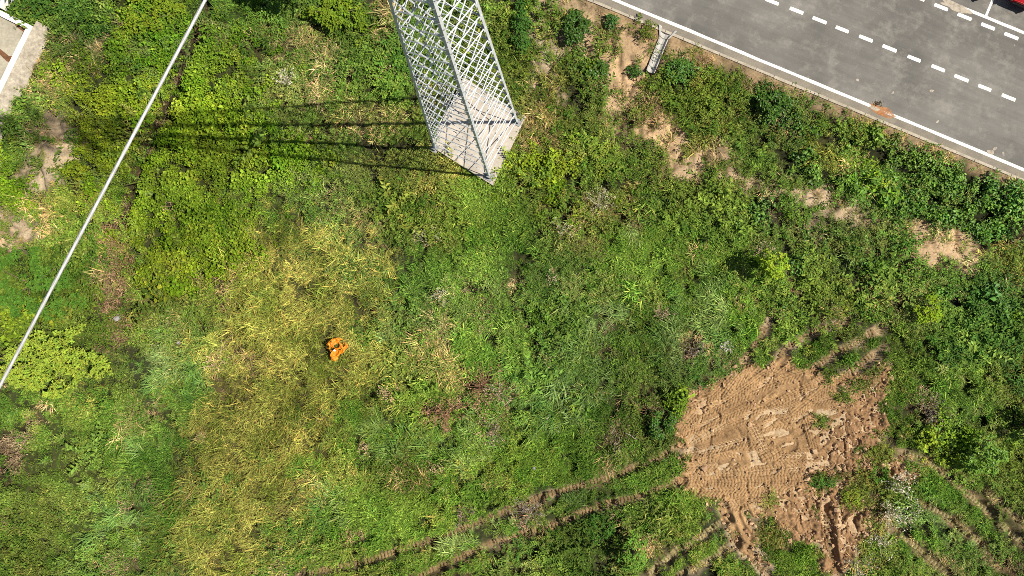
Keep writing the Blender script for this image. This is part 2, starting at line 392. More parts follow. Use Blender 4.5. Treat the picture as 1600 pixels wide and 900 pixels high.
# (kind, x, y, rx, ry, degrees clockwise, strength), in order of painting
ZONES = [
 ('W', 800, 450, 1400, 900, 0, .75), ('F', 800, 450, 1400, 900, 0, .30), ('L', 800, 450, 1400, 900, 0, .12),
 # ---- top left
 ('L', 90, 18, 130, 28, 0, .85), ('G', 235, 30, 75, 45, 0, .9), ('G', 170, 120, 110, 70, 0, .7), ('P', 110, 82, 55, 32, 10, .45), ('W', 110, 82, 60, 36, 0, .5),
 ('O', 70, 140, 45, 30, 0, .4), ('P', 80, 130, 50, 35, 0, .35), ('G', 180, 165, 70, 40, 0, .7), ('W', 60, 165, 50, 25, 0, .5), ('L', 130, 200, 55, 30, 0, .6),
 ('O', 85, 195, 50, 12, 0, .55), ('S', 80, 225, 34, 30, 60, .9), ('S', 70, 262, 26, 40, 10, .85), ('G', 135, 245, 50, 55, 0, .85),
 ('W', 20, 245, 32, 40, 0, .6), ('G', 22, 300, 42, 42, 0, .75), ('O', 18, 362, 44, 28, 0, .8), ('S', 14, 360, 34, 22, 0, .85), ('P', 66, 345, 45, 34, 0, .6),
 ('G', 350, 200, 110, 180, 0, .95), ('G', 300, 320, 115, 110, 0, .95), ('G', 345, 400, 95, 45, 0, .85), ('C', 410, 190, 60, 110, 0, .45),
 ('W', 460, 110, 85, 85, 0, .6), ('P', 465, 70, 55, 45, 30, .55), ('P', 520, 120, 55, 42, 20, .6), ('F', 470, 95, 25, 30, 0, .5), ('F', 405, 18, 80, 35, 0, .85),
 ('L', 530, 30, 60, 32, 0, .9), ('L', 590, 110, 58, 70, 60, .85), ('P', 600, 25, 26, 45, -20, .7), ('G', 560, 30, 40, 25, 0, .4),
 ('W', 560, 215, 120, 60, 0, .75), ('O', 480, 165, 40, 12, 0, .55), ('O', 500, 220, 55, 14, 0, .3), ('P', 560, 195, 60, 25, 0, .35), ('G', 440, 260, 90, 50, 0, .6),
 ('C', 420, 330, 90, 60, 0, .6), ('W', 560, 330, 70, 70, 0, .7), ('L', 650, 340, 60, 50, 0, .65), ('P', 575, 345, 30, 28, 0, .5), ('O', 490, 352, 32, 16, 0, .5), ('O', 535, 320, 14, 30, 20, .4),
 ('W', 660, 260, 80, 60, 0, .6), ('P', 665, 375, 26, 30, 0, .5), ('F', 740, 300, 42, 45, 0, .95), ('F', 772, 372, 52, 60, 10, .95), ('F', 680, 430, 60, 50, 0, .7),
 # ---- yellow grass field
 ('Y', 470, 420, 120, 80, 0, .85), ('Y', 430, 530, 145, 130, -20, .95), ('Y', 520, 520, 110, 120, 0, .9), ('Y', 390, 680, 140, 150, 25, .97),
 ('Y', 480, 720, 70, 100, 0, .85), ('Y', 330, 830, 120, 100, 10, .95), ('Y', 570, 600, 60, 70, 0, .75), ('Y', 560, 440, 70, 80, 0, .7),
 ('O', 470, 775, 55, 18, -45, .35), ('O', 360, 560, 40, 60, 30, .25), ('W', 560, 420, 40, 40, 0, .3), ('F', 480, 725, 26, 22, 0, .6), ('F', 580, 520, 30, 26, 0, .45),
 ('C', 430, 850, 40, 40, 0, .3),
 # ---- left middle
 ('L', 60, 440, 120, 60, 0, .95), ('L', 110, 490, 60, 60, 0, .8), ('G', 30, 500, 60, 40, 0, .5), ('O', 170, 440, 34, 55, 10, .8), ('S', 160, 425, 16, 18, 0, .5), ('O', 205, 490, 40, 40, 0, .5),
 ('F', 250, 480, 60, 50, 0, .5), ('W', 290, 470, 60, 60, 0, .5), ('G', 270, 420, 60, 35, 0, .6), ('O', 345, 450, 30, 35, 20, .35), ('B', 260, 595, 60, 55, 0, .65), ('F', 265, 625, 50, 40, 0, .7), ('P', 275, 500, 20, 16, 0, .5),
 ('W', 190, 570, 40, 60, 0, .6), ('O', 180, 530, 20, 45, 15, .5),
 # ---- bottom left
 ('C', 90, 740, 190, 190, 0, .95), ('F', 160, 660, 60, 50, 0, .4), ('F', 230, 700, 55, 60, 0, .85), ('F', 245, 780, 40, 50, 0, .7), ('B', 195, 800, 52, 60, 20, .4), ('F', 215, 860, 45, 40, 0, .4),
 ('P', 215, 660, 25, 30, 0, .4), ('O', 205, 755, 25, 25, 0, .3), ('O', 12, 715, 24, 45, 15, .8), ('X', 8, 740, 14, 26, 0, .7), ('X', 40, 672, 10, 16, 30, .6), ('O', 45, 680, 14, 34, 30, .5), ('O', 190, 790, 14, 20, 0, .3), ('O', 180, 880, 40, 18, 0, .4),
 # ---- centre
 ('W', 720, 500, 130, 90, 0, .55), ('F', 760, 560, 55, 45, 0, .85), ('F', 700, 440, 70, 35, 0, .7), ('P', 680, 530, 36, 44, 20, .6), ('X', 735, 455, 16, 12, 0, .5), ('P', 690, 460, 22, 16, 0, .5), ('O', 760, 460, 20, 30, 0, .45),
 ('O', 745, 605, 50, 26, -10, .8), ('O', 690, 645, 34, 22, 0, .8), ('O', 630, 650, 28, 20, 20, .6), ('O', 610, 620, 24, 14, 0, .4), ('P', 700, 595, 30, 18, 0, .3),
 ('F', 600, 650, 55, 55, 0, .7), ('F', 575, 690, 50, 50, 0, .6), ('B', 620, 690, 50, 40, 20, .5), ('B', 720, 700, 75, 50, -20, .8), ('F', 700, 670, 60, 30, 0, .5), ('P', 640, 745, 45, 22, 0, .55), ('O', 650, 735, 45, 16, -10, .4), ('O', 770, 672, 28, 18, 0, .5), ('P', 740, 760, 40, 14, 0, .3),
 ('F', 640, 810, 130, 45, -10, .9), ('B', 525, 795, 30, 40, 0, .7), ('F', 545, 800, 40, 45, 0, .5), ('X', 500, 838, 20, 8, 0, .4), ('O', 460, 880, 50, 22, 0, .45), ('O', 720, 800, 22, 16, 0, .6),
 ('F', 890, 715, 85, 75, 0, .92), ('B', 850, 615, 85, 50, 10, .85), ('F', 820, 590, 50, 30, 0, .4), ('B', 900, 560, 60, 50, 0, .6), ('B', 945, 500, 55, 60, 10, .75), ('F', 960, 430, 40, 40, 0, .5),
 ('W', 860, 430, 100, 60, 0, .55), ('O', 830, 420, 26, 20, 0, .35), ('O', 835, 500, 24, 40, 0, .35), ('L', 850, 500, 40, 34, 0, .6), ('P', 865, 435, 18, 12, 0, .5), ('L', 870, 545, 30, 40, 0, .4),
 ('F', 1010, 410, 80, 55, -10, .92), ('F', 1000, 360, 60, 40, 0, .5), ('B', 1030, 320, 36, 24, 0, .6), ('O', 900, 370, 45, 25, 20, .35), ('O', 990, 335, 35, 30, 0, .4), ('P', 930, 320, 30, 30, 0, .35),
 ('B', 1105, 485, 66, 54, -15, .95), ('B', 1050, 525, 40, 40, 0, .7), ('O', 1035, 490, 18, 24, 20, .6), ('F', 990, 545, 30, 50, 0, .6), ('O', 950, 555, 30, 14, 0, .4), ('W', 1020, 570, 70, 30, 0, .5), ('O', 1085, 545, 18, 22, 0, .6), ('P', 1085, 525, 22, 16, 0, .4), ('B', 940, 600, 50, 36, 0, .5),
 ('F', 1150, 395, 50, 40, 0, .8), ('P', 1093, 398, 8, 20, 10, .7), ('L', 1100, 330, 80, 50, 0, .55), ('W', 1080, 440, 16, 20, 0, .6), ('F', 1165, 480, 30, 60, 15, .75), ('Y', 1180, 520, 16, 50, 20, .4),
 ('F', 860, 640, 180, 130, 0, .4), ('F', 1050, 440, 130, 90, 0, .35), ('F', 760, 420, 90, 130, 10, .4), ('F', 700, 790, 260, 90, -12, .4), ('G', 880, 270, 90, 60, 0, .3),
 # ---- lower centre
 ('F', 960, 650, 40, 40, 0, .4), ('O', 960, 690, 18, 34, 0, .6), ('P', 963, 735, 20, 12, 0, .5), ('F', 1020, 740, 70, 30, -15, .7), ('F', 1010, 790, 90, 45, 0, .75), ('L', 940, 815, 50, 40, 0, .6), ('B', 890, 785, 40, 20, -10, .6), ('O', 830, 800, 36, 14, -15, .6), ('P', 830, 835, 60, 14, -15, .6), ('L', 870, 850, 60, 35, 0, .5), ('W', 840, 870, 60, 30, 0, .4),
 ('B', 740, 845, 60, 22, -15, .8), ('F', 700, 885, 80, 20, 0, .6), ('F', 1080, 865, 90, 26, -20, .85), ('B', 1130, 830, 36, 22, 0, .6), ('F', 1090, 795, 50, 20, 0, .5), ('W', 1050, 655, 40, 60, 0, .4), ('G', 1060, 640, 16, 40, 0, .5),
 # ---- upper middle, dry bank
 ('W', 880, 200, 90, 120, 0, .7), ('S', 850, 60, 34, 50, 0, .6), ('S', 975, 45, 70, 50, 20, .93), ('S', 870, 20, 50, 20, 0, .5), ('S', 975, 110, 22, 40, 0, .9), ('S', 850, 130, 20, 30, 0, .5), ('S', 955, 170, 14, 24, 0, .7),
 ('D', 910, 60, 30, 50, -10, .8), ('D', 935, 115, 34, 36, 0, .6), ('D', 955, 35, 14, 14, 0, .8), ('L', 820, 45, 24, 70, 0, .8), ('D', 815, 40, 14, 50, 0, .5), ('D', 990, 110, 16, 14, 0, .8), ('L', 890, 150, 40, 30, 0, .5), ('P', 840, 195, 30, 45, 10, .7), ('G', 1015, 48, 12, 14, 0, .8), ('O', 1000, 165, 34, 34, 0, .55), ('O', 1000, 150, 20, 20, 0, .3),
 ('W', 1075, 140, 70, 50, 20, .7), ('L', 1050, 130, 70, 26, 20, .5), ('D', 1070, 112, 26, 18, 0, .8), ('O', 1120, 110, 60, 22, 22, .35),
 ('L', 1130, 170, 60, 40, 0, .45), ('S', 1040, 212, 32, 18, 35, .9), ('S', 1063, 236, 34, 18, 30, .92), ('S', 1122, 240, 24, 24, 0, .85), ('S', 1100, 272, 56, 11, 5, .8), ('S', 1015, 205, 30, 12, 0, .45),
 ('L', 950, 250, 60, 50, 0, .5), ('G', 860, 260, 40, 40, 0, .5), ('P', 1010, 285, 30, 22, 0, .35), ('O', 855, 225, 20, 15, 0, .4), ('X', 905, 300, 12, 24, 0, .8),
 ('L', 1000, 260, 60, 30, 0, .5), ('W', 960, 300, 50, 30, 0, .4), ('L', 1130, 310, 70, 36, 20, .7), ('D', 1180, 325, 40, 40, 0, .5),
 # ---- dark leafy belt on the right
 ('D', 1200, 175, 55, 34, 22, 0.67), ('D', 1260, 225, 60, 40, 22, 0.59), ('D', 1330, 205, 60, 24, 24, 0.59), ('D', 1400, 235, 80, 40, 24, 0.70), ('D', 1480, 275, 90, 48, 24, 0.72), ('D', 1560, 325, 70, 50, 24, 0.70), ('D', 1400, 290, 70, 40, 24, 0.63), ('D', 1460, 330, 70, 34, 20, 0.63),
 ('P', 1235, 215, 34, 14, 35, .5), ('Y', 1300, 245, 60, 22, 30, .65), ('G', 1340, 280, 40, 22, 25, .6), ('D', 1255, 262, 40, 20, 20, 0.52), ('D', 1530, 365, 50, 30, 20, 0.59),
 ('S', 1185, 292, 18, 10, 10, .8), ('S', 1240, 303, 34, 11, 15, .7), ('S', 1308, 318, 46, 13, 22, .85), ('S', 1290, 348, 14, 8, 0, .5), ('S', 1410, 355, 28, 9, 12, .75), ('S', 1452, 385, 28, 30, 35, .95), ('S', 1490, 382, 24, 15, 10, .9), ('S', 1430, 362, 26, 10, 20, .8), ('S', 1522, 408, 16, 14, -30, .7),
 ('Y', 1575, 400, 34, 50, 0, .7), ('P', 1590, 460, 24, 40, 0, .5), ('O', 1560, 385, 30, 26, 0, .3), ('O', 1597, 355, 16, 20, 0, .6), ('W', 1500, 430, 60, 30, 0, .55),
 ('W', 1330, 370, 110, 50, 20, .75), ('L', 1250, 330, 40, 26, 10, .5), ('L', 1420, 395, 40, 24, 0, .7), ('D', 1375, 415, 40, 24, 20, 0.37), ('L', 1270, 440, 80, 46, 0, .75), ('D', 1230, 450, 30, 20, 0, 0.37), ('L', 1360, 440, 60, 40, 0, .6), ('P', 1380, 452, 30, 14, 0, .4), ('D', 1500, 480, 46, 34, 0, 0.44),
 ('L', 1550, 510, 90, 70, 20, .9), ('L', 1480, 560, 50, 50, 0, .7), ('G', 1330, 475, 40, 12, -20, .5), ('O', 1225, 490, 26, 18, 0, .4), ('P', 1295, 480, 20, 12, -20, .6),
 ('F', 1260, 555, 36, 24, -30, .9), ('F', 1235, 520, 30, 22, -30, .8), ('F', 1330, 548, 40, 16, -30, .85), ('F', 1400, 530, 30, 26, 0, .85), ('F', 1390, 550, 30, 40, 0, .5), ('X', 1360, 478, 24, 12, -15, .5), ('F', 1180, 540, 18, 26, 25, .8), ('P', 1300, 500, 26, 12, -25, .5),
 ('F', 1420, 600, 50, 50, 0, .85), ('F', 1500, 610, 60, 50, 0, .8), ('O', 1445, 640, 24, 26, 0, .6), ('P', 1410, 690, 20, 20, 0, .4), ('F', 1430, 715, 40, 24, 0, .7), ('F', 1560, 720, 60, 60, 0, .6), ('W', 1560, 640, 60, 60, 0, .4), ('G', 1470, 690, 40, 40, 0, .4),
 ('W', 1290, 190, 60, 12, 24, .5), ('F', 1360, 262, 50, 14, 24, .5), ('O', 1445, 248, 30, 12, 20, .5), ('O', 1490, 235, 40, 10, 24, .5), ('O', 1560, 280, 40, 14, 24, .6), ('P', 1570, 290, 30, 12, 24, .5), ('L', 1350, 300, 60, 20, 24, .5), ('W', 1440, 300, 40, 14, 24, .5), ('F', 1520, 300, 40, 14, 24, .4), ('O', 1230, 130, 60, 14, 24, .6), ('O', 1330, 178, 50, 14, 24, .6),
 ('D', 1330, 380, 70, 30, 15, .35), ('X', 1310, 395, 30, 10, 10, .4), ('L', 1480, 430, 80, 30, 15, .5), ('D', 1540, 470, 60, 24, 10, .45), ('X', 1510, 455, 20, 8, 10, .5), ('D', 1250, 420, 40, 20, 0, .4), ('O', 1430, 430, 26, 14, 0, .45), ('O', 1370, 385, 40, 12, 20, .35), ('O', 1280, 365, 26, 12, 20, .4), ('P', 1410, 465, 30, 10, -10, .4),
 # ---- bottom right
 ('F', 1480, 770, 70, 30, 35, .7), ('B', 1480, 820, 70, 26, 30, .85), ('F', 1420, 845, 70, 30, 25, .85), ('P', 1450, 852, 70, 9, 30, .7), ('P', 1410, 830, 50, 8, 30, .5), ('P', 1530, 842, 60, 10, 38, .7), ('F', 1560, 810, 50, 22, 35, .6), ('P', 1590, 810, 30, 10, 30, .5), ('W', 1570, 770, 50, 30, 0, .5), ('O', 1500, 740, 30, 12, 30, .6), ('O', 1580, 885, 40, 20, 0, .6),
 ('W', 1390, 730, 60, 30, 0, .6), ('F', 1380, 735, 40, 24, 0, .5), ('W', 1370, 790, 40, 60, 0, .6), ('O', 1380, 815, 40, 40, 0, .35), ('F', 1230, 865, 40, 30, 0, .85), ('P', 1210, 840, 34, 24, 20, .4), ('F', 1260, 885, 26, 26, 0, .7), ('S', 1190, 870, 16, 34, -30, .5), ('P', 1340, 880, 40, 20, 0, .4), ('F', 1150, 870, 50, 30, 0, .7), ('F', 1105, 800, 40, 22, 0, .7), ('O', 1075, 705, 20, 16, 0, .5),
]
_r = np.random.default_rng(31)
_patch = []
for _i in range(520):
    _k = _r.choice(['F', 'W', 'L', 'P', 'O', 'G', 'B', 'C', 'X'], p=[.16, .13, .15, .13, .13, .05, .07, .04, .14])
    _s = _r.uniform(8, 26) * (.5 if _k == 'X' else 1)
    _patch.append((_k, _r.uniform(-150, 1750), _r.uniform(-120, 1020), _s, _s * _r.uniform(.5, 1.1), _r.uniform(0, 180), _r.uniform(.6, .9) if _k == 'X' else _r.uniform(.15, .55)))
# they show through the areas painted before them, but the firm areas after keep their character
ZONES = ZONES[:3] + [(a, b, c, d, e, f, min(1, g * 1.5)) for a, b, c, d, e, f, g in _patch[260:]] + ZONES[3:] + [p_ for p_ in _patch[:260] if not (((p_[1] - 420) / 190) ** 2 + ((p_[2] - 640) / 270) ** 2 < 1 and p_[0] not in 'PO')] + [(z[0], z[1], z[2], z[3] * 1.38 + 3, z[4] * 1.38 + 4, z[5], min(1, z[6] * 1.1)) for z in ZONES if z[0] == 'S']
ZONES = ZONES + [('D', 1420, 245, 70, 26, 24, .75), ('D', 1490, 285, 80, 36, 24, .85), ('D', 1565, 335, 60, 40, 24, .8), ('D', 1450, 325, 60, 20, 20, .65), ('Y', 1310, 248, 55, 14, 32, .7), ('P', 1340, 272, 36, 10, 28, .5), ('F', 1160, 412, 44, 24, 0, .9)]
ZONES = ZONES + [('X', a, b, r, r * .85, (a * 7) % 180, .9) for a, b, r in HOLES]  # dark ground in the dips, shade painted into its colour
RES = 3.0
PX0, PX1, PY0, PY1 = -220, 1820, -180, 1080
gx = np.arange(PX0, PX1, RES); gy = np.arange(PY0, PY1, RES)
GX, GY = np.meshgrid(gx, gy)
WXP = GX + 26 * (fbm(GX, GY, 60, 11, 3) - .5) + 16 * (fbm(GX, GY, 17, 14, 2) - .5)
WYP = GY + 26 * (fbm(GX, GY, 60, 21, 3) - .5) + 16 * (fbm(GX, GY, 17, 24, 2) - .5)
WMAP = np.zeros((len(CH),) + GX.shape, np.float32); WMAP[CI['W']] = 1
edge_n = fbm(GX, GY, 11, 31, 2) - .5
for k, x, y, rx, ry, deg, s in ZONES:
    a = math.radians(deg); ca, sa = math.cos(a), math.sin(a)
    dx, dy = WXP - x, WYP - y
    d = np.hypot((dx * ca + dy * sa) / rx, (-dx * sa + dy * ca) / ry)
    lo_, hi_ = (.5, 1.3) if k in 'YB' else ((.5, 1.35) if k in 'GDC' else (.7, 1.25))
    al = s * (1 - sstep(lo_, hi_, d + (.9 if k in 'YBDG' else .5) * edge_n))
    if not al.any(): continue
    WMAP *= (1 - al); WMAP[CI[k]] += al
# dry strip along the road, bare strips in the ruts and the ditch
zx, zy = unproj0(GX, GY, 0.1)
t_, n_ = road_tn(zx, zy)
verge = (1 - sstep(0.25, 0.85, np.abs(n_ - EDGE) + 0.9 * (fbm(GX, GY, 30, 51, 3) - .5))) * .9
WMAP *= (1 - verge); WMAP[CI['S']] += verge * .6; WMAP[CI['O']] += verge * .22; WMAP[CI['P']] += verge * .18
for i, r in enumerate(RUTS):
    d, _, _ = seg_dist(zx, zy, r)
    al = (1 - sstep(0.15, 0.37, d + .22 * (fbm(GX, GY, 12, 67, 2) - .5))) * np.clip((fbm(GX, GY, 40, 61 + i, 2) - .2) * 5, 0.75, 1)
    soft = i in (2, 3, 8, 9, 10, 11)
    al = np.clip(al * (.85 if soft else ((.28 + .42 * sstep(560, 900, GX)) if i < 2 else 1.25)), 0, .98)
    a1, a2, a3 = (.42, .10, .48) if soft else (.86, .10, .04)
    WMAP *= (1 - al); WMAP[CI['S']] += al * a1; WMAP[CI['O']] += al * a2; WMAP[CI['P']] += al * a3
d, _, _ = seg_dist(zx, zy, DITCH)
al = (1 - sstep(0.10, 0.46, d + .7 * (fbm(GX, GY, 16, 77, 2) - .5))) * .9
WMAP *= (1 - al); WMAP[CI['X']] += al * .75; WMAP[CI['O']] += al * .25  # ditch bed toned dark, shade put into the ground colour
pt = np.clip((fbm(GX, GY, 13, 411, 3) - .50) * 7, 0, 1) * WMAP[CI['S']] * .5
WMAP[CI['S']] -= pt; WMAP[CI['W']] += pt * .42; WMAP[CI['O']] += pt * .22; WMAP[CI['P']] += pt * .18; WMAP[CI['L']] += pt * .18
ms = mud_sd(zx, zy)
al = 1 - sstep(-0.12, 0.12, ms)
keepgreen = np.zeros_like(GX)
for (x, y, rx, ry) in [(1282, 752, 26, 14), (1328, 775, 18, 20), (1318, 623, 16, 10), (1290, 660, 10, 8), (1273, 800, 12, 14), (1345, 600, 26, 10), (1200, 785, 10, 8), (1300, 745, 30, 8)]:
    keepgreen = np.maximum(keepgreen, 1 - sstep(.6, 1.2, np.hypot((WXP - x) / rx, (WYP - y) / ry)))
al = al * (1 - .7 * keepgreen)
WMAP *= (1 - al); WMAP[CI['S']] += al
al = .5 * (1 - sstep(0.0, 0.9, ms)) * (ms > -.1) * np.clip((fbm(GX, GY, 25, 83, 2) - .35) * 3, 0, 1)
WMAP *= (1 - al); WMAP[CI['S']] += al

def sample(arr, px, py):
    fx = np.clip((px - PX0) / RES, 0, len(gx) - 1.001); fy = np.clip((py - PY0) / RES, 0, len(gy) - 1.001)
    xi = fx.astype(int); yi = fy.astype(int); u = fx - xi; v = fy - yi
    return (arr[..., yi, xi] * (1 - u) + arr[..., yi, xi + 1] * u) * (1 - v) + (arr[..., yi + 1, xi] * (1 - u) + arr[..., yi + 1, xi + 1] * u) * v

# ---------------------------------------------------------------- the ground: one sheet to the horizon
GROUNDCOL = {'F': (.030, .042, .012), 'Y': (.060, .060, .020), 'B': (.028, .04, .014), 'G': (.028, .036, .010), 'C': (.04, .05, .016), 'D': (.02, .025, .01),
             'L': (.022, .028, .011), 'W': (.040, .038, .018), 'P': (.085, .075, .035), 'O': (.085, .06, .035), 'S': (.41, .305, .195), 'X': (.020, .018, .010)}  # litter under plants and in hollows darkened to paint in their shade
fine = 0.1
xs = np.arange(-32.5, 32.5 + 1e-6, fine); ys = np.arange(-20.5, 20.5 + 1e-6, fine)
def extend(a):
    s = fine; out = []; v = a[-1]
    while v < 1500:
        s *= 1.35; v += s; out.append(v)
    lo = [a[0] - (o - a[-1]) for o in out][::-1]
    return np.concatenate([lo, a, out])
XS, YS = extend(xs), extend(ys)
TX, TY = np.meshgrid(XS, YS)
TZ = terrain(TX, TY)
ppx, ppy = project(TX, TY, TZ)
wv = sample(WMAP, ppx, ppy)
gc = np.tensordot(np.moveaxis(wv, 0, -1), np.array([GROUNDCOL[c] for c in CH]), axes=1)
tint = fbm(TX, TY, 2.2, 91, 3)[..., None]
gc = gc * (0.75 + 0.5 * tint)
# orange-tinted soil at left edge and the verge, greyer elsewhere
hue = fbm(TX, TY, 5.0, 95, 2)[..., None]
gc = gc * (np.array([1.0, 1.0, 1.0]) + (hue - .5) * np.array([.25, 0.0, -.25]))
farc = sstep(30, 60, np.hypot(TX, TY))[..., None]
gc = gc * (1 - farc) + np.array([.09, .105, .035]) * farc
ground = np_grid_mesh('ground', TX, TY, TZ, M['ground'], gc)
tag(ground, 'uneven field of soil and litter under the grass and weeds', None, None, 'structure')

# ---------------------------------------------------------------- bare patch churned by a tracked machine
def build_mud():
    lo = np.min(np.array(MUD), 0) - .9; hi = np.max(np.array(MUD), 0) + .9
    st = 0.028
    X, Y = np.meshgrid(np.arange(lo[0], hi[0], st), np.arange(lo[1], hi[1], st))
    r = np.random.default_rng(5)
    h = 0.07 * (fbm(X, Y, .8, 101, 4) - .5)
    moist = fbm(X, Y, 1.1, 105, 3)
    Px, Py = project(X, Y, 0)
    strips = []
    def direction(px, py):       # degrees above the horizontal: steep at the top left, flat at the bottom
        return 52 - (py - 570) * 0.26 - (px - 1080) * 0.055
    for i in range(150):
        px = r.uniform(1050, 1390); py = r.uniform(560, 790)
        ang = math.radians(direction(px, py) + r.normal(0, 9))
        L = r.uniform(1.3, 5.0); strips.append((px, py, ang, L, r.uniform(.42, .56), r.uniform(-.05, .05)))
    for i in range(7):          # crossing turns
        px = r.uniform(1130, 1330); py = r.uniform(640, 840)
        strips.append((px, py, math.radians(r.uniform(95, 125)), r.uniform(1., 2.4), .5, r.uniform(-.2, .2)))
    strips += [(1165, 738, math.radians(6), 6.0, .5, .02), (1180, 752, math.radians(2), 5.5, .5, .02), (1120, 700, math.radians(14), 3.5, .5, .05), (1290, 725, math.radians(8), 4.0, .5, .0)]
    for (px, py, ang, L, w, curv) in strips:
        cx, cy = unproj0(px, py)
        dx, dy = X - cx, Y - cy
        sel = (np.abs(dx) < L) & (np.abs(dy) < L)
        if not sel.any(): continue
        dx = dx[sel]; dy = dy[sel]
        a = dx * math.cos(ang) + dy * math.sin(ang)
        c = -dx * math.sin(ang) + dy * math.cos(ang)
        c = c - curv * a * a * .5 + .03 * (vnoise(a * 2, c * 2 + px, 111) - .5)
        inside = (1 - sstep(w / 2 - .03, w / 2 + .02, np.abs(c))) * (1 - sstep(L / 2 - .12, L / 2, np.abs(a)))
        smooth = 1.0 if r.random() < .2 else 0.0
        pitch = r.uniform(.165, .205)
        ph = (a + (1.0 if r.random() < .75 else .3) * np.abs(c) + .02 * vnoise(a * 9, c * 9, 113)) / pitch
        saw = ph - np.floor(ph)
        cle = np.where(saw < .76, 1.0 - .3 * saw, 0.0)
        cle = cle * (0.75 + .5 * vnoise(a * 5, c * 5 + py, 117))
        cc = np.abs(c) / (w / 2)
        cle = cle * (1 - .9 * np.exp(-((cc - .02) / .09) ** 2)) * (1 - .8 * np.exp(-((cc - .52) / .08) ** 2))
        amp = 0.072 * (1 - .85 * smooth)
        level = r.uniform(-.05, .02)
        new = level + amp * (cle - .5) - .02 * smooth
        hs = h[sel]; hs = hs * (1 - inside) + new * inside
        berm = np.exp(-((np.abs(c) - w / 2 - .02) / .035) ** 2) * (1 - sstep(L / 2 - .3, L / 2, np.abs(a)))
        bn = np.clip(vnoise(a * 1.4, np.sign(c) * 3 + px, 119) - .45, 0, 1) * 2
        hs = hs + .055 * berm * bn
        h[sel] = hs
        m = moist[sel]; moist[sel] = m * (1 - .55 * inside) + .55 * inside * (0.25 + .6 * r.random() if not smooth else .15)
    for i in range(40):          # short gouges that hold shade
        px = r.uniform(1070, 1370); py = r.uniform(575, 800)
        ang = math.radians(direction(px, py) + r.normal(12, 18)); L = r.uniform(.25, 1.7)
        cx, cy = unproj0(px, py); dx, dy = X - cx, Y - cy
        a = dx * math.cos(ang) + dy * math.sin(ang); c = -dx * math.sin(ang) + dy * math.cos(ang)
        c = c + .1 * (vnoise(a * 1.5, a * 0 + px, 421) - .5)
        h = h - .08 * np.where(c < 0, np.exp(-(c / .045) ** 2), np.exp(-(c / .22) ** 2)) * (1 - sstep(L / 2 - .25, L / 2, np.abs(a)))
    for i in range(34):          # short slits left by the track edges
        px = r.uniform(1075, 1370); py = r.uniform(580, 800)
        ang = math.radians(direction(px, py) + r.normal(25, 22)); L = r.uniform(.25, .6)
        cx, cy = unproj0(px, py); dx, dy = X - cx, Y - cy
        a = dx * math.cos(ang) + dy * math.sin(ang); c = -dx * math.sin(ang) + dy * math.cos(ang) + .04 * np.sin(a * 9)
        h = h - .19 * np.exp(-(c / .045) ** 2) * (1 - sstep(L / 2 - .12, L / 2, np.abs(a)))
    # lumpy, clod-strewn ground towards the lower right
    rough = sstep(1240, 1330, Px + .6 * (Py - 700)) * sstep(560, 640, Py + .3 * (Px - 1300))
    lump = fbm(X, Y, .35, 121, 3); ridge = np.abs(fbm(X, Y, .8, 125, 3) - .5)
    h = h * (1 - .55 * rough) + rough * (.42 * (lump - .45) - .32 * np.exp(-(ridge / .045) ** 2) * fbm(X, Y, 2., 127, 2))
    # two deep cuts at the lower right
    for pts in ([(1292, 770), (1288, 800), (1296, 835), (1300, 870)], [(1338, 800), (1328, 812), (1336, 835)], [(1165, 800), (1185, 830), (1205, 870)], [(1350, 740), (1352, 790), (1340, 800)], [(1392, 600), (1384, 625)]):
        dd, _, _ = seg_dist(X, Y, [unproj0(*p) for p in pts]); h = h - .25 * np.exp(-(dd / .12) ** 2) + .09 * np.exp(-((dd - .3) / .1) ** 2)
    s = mud_sd(X, Y)
    g = terrain(X, Y)
    rim = .10 * np.exp(-((s + .2) / .16) ** 2) * (fbm(X, Y, .5, 131, 2))
    z = g + .06 + h + rim + .012 * (fbm(X, Y, .09, 135, 2) - .5)
    z = z - .45 * sstep(-.02, .42, s)
    dry = np.array([.45, .292, .150]); wet = np.array([.20, .12, .06])
    f = np.clip(moist + .4 * (fbm(X, Y, .25, 137, 3) - .5) - .25 * sstep(1200, 1380, Px + .5 * (Py - 680)), 0, 1)[..., None]
    redd = (rough * .6)[..., None]
    col = wet * (1 - f) + dry * f
    col = col * (1 - redd) + redd * (np.array([.27, .155, .082]) * (.75 + .5 * f))
    return np_grid_mesh('bare_soil', X, Y, z, M['ground'], col, keep=(s < .5))
mud = build_mud()
tag(mud, 'bare brown soil churned by machine tracks', None, None, 'structure')

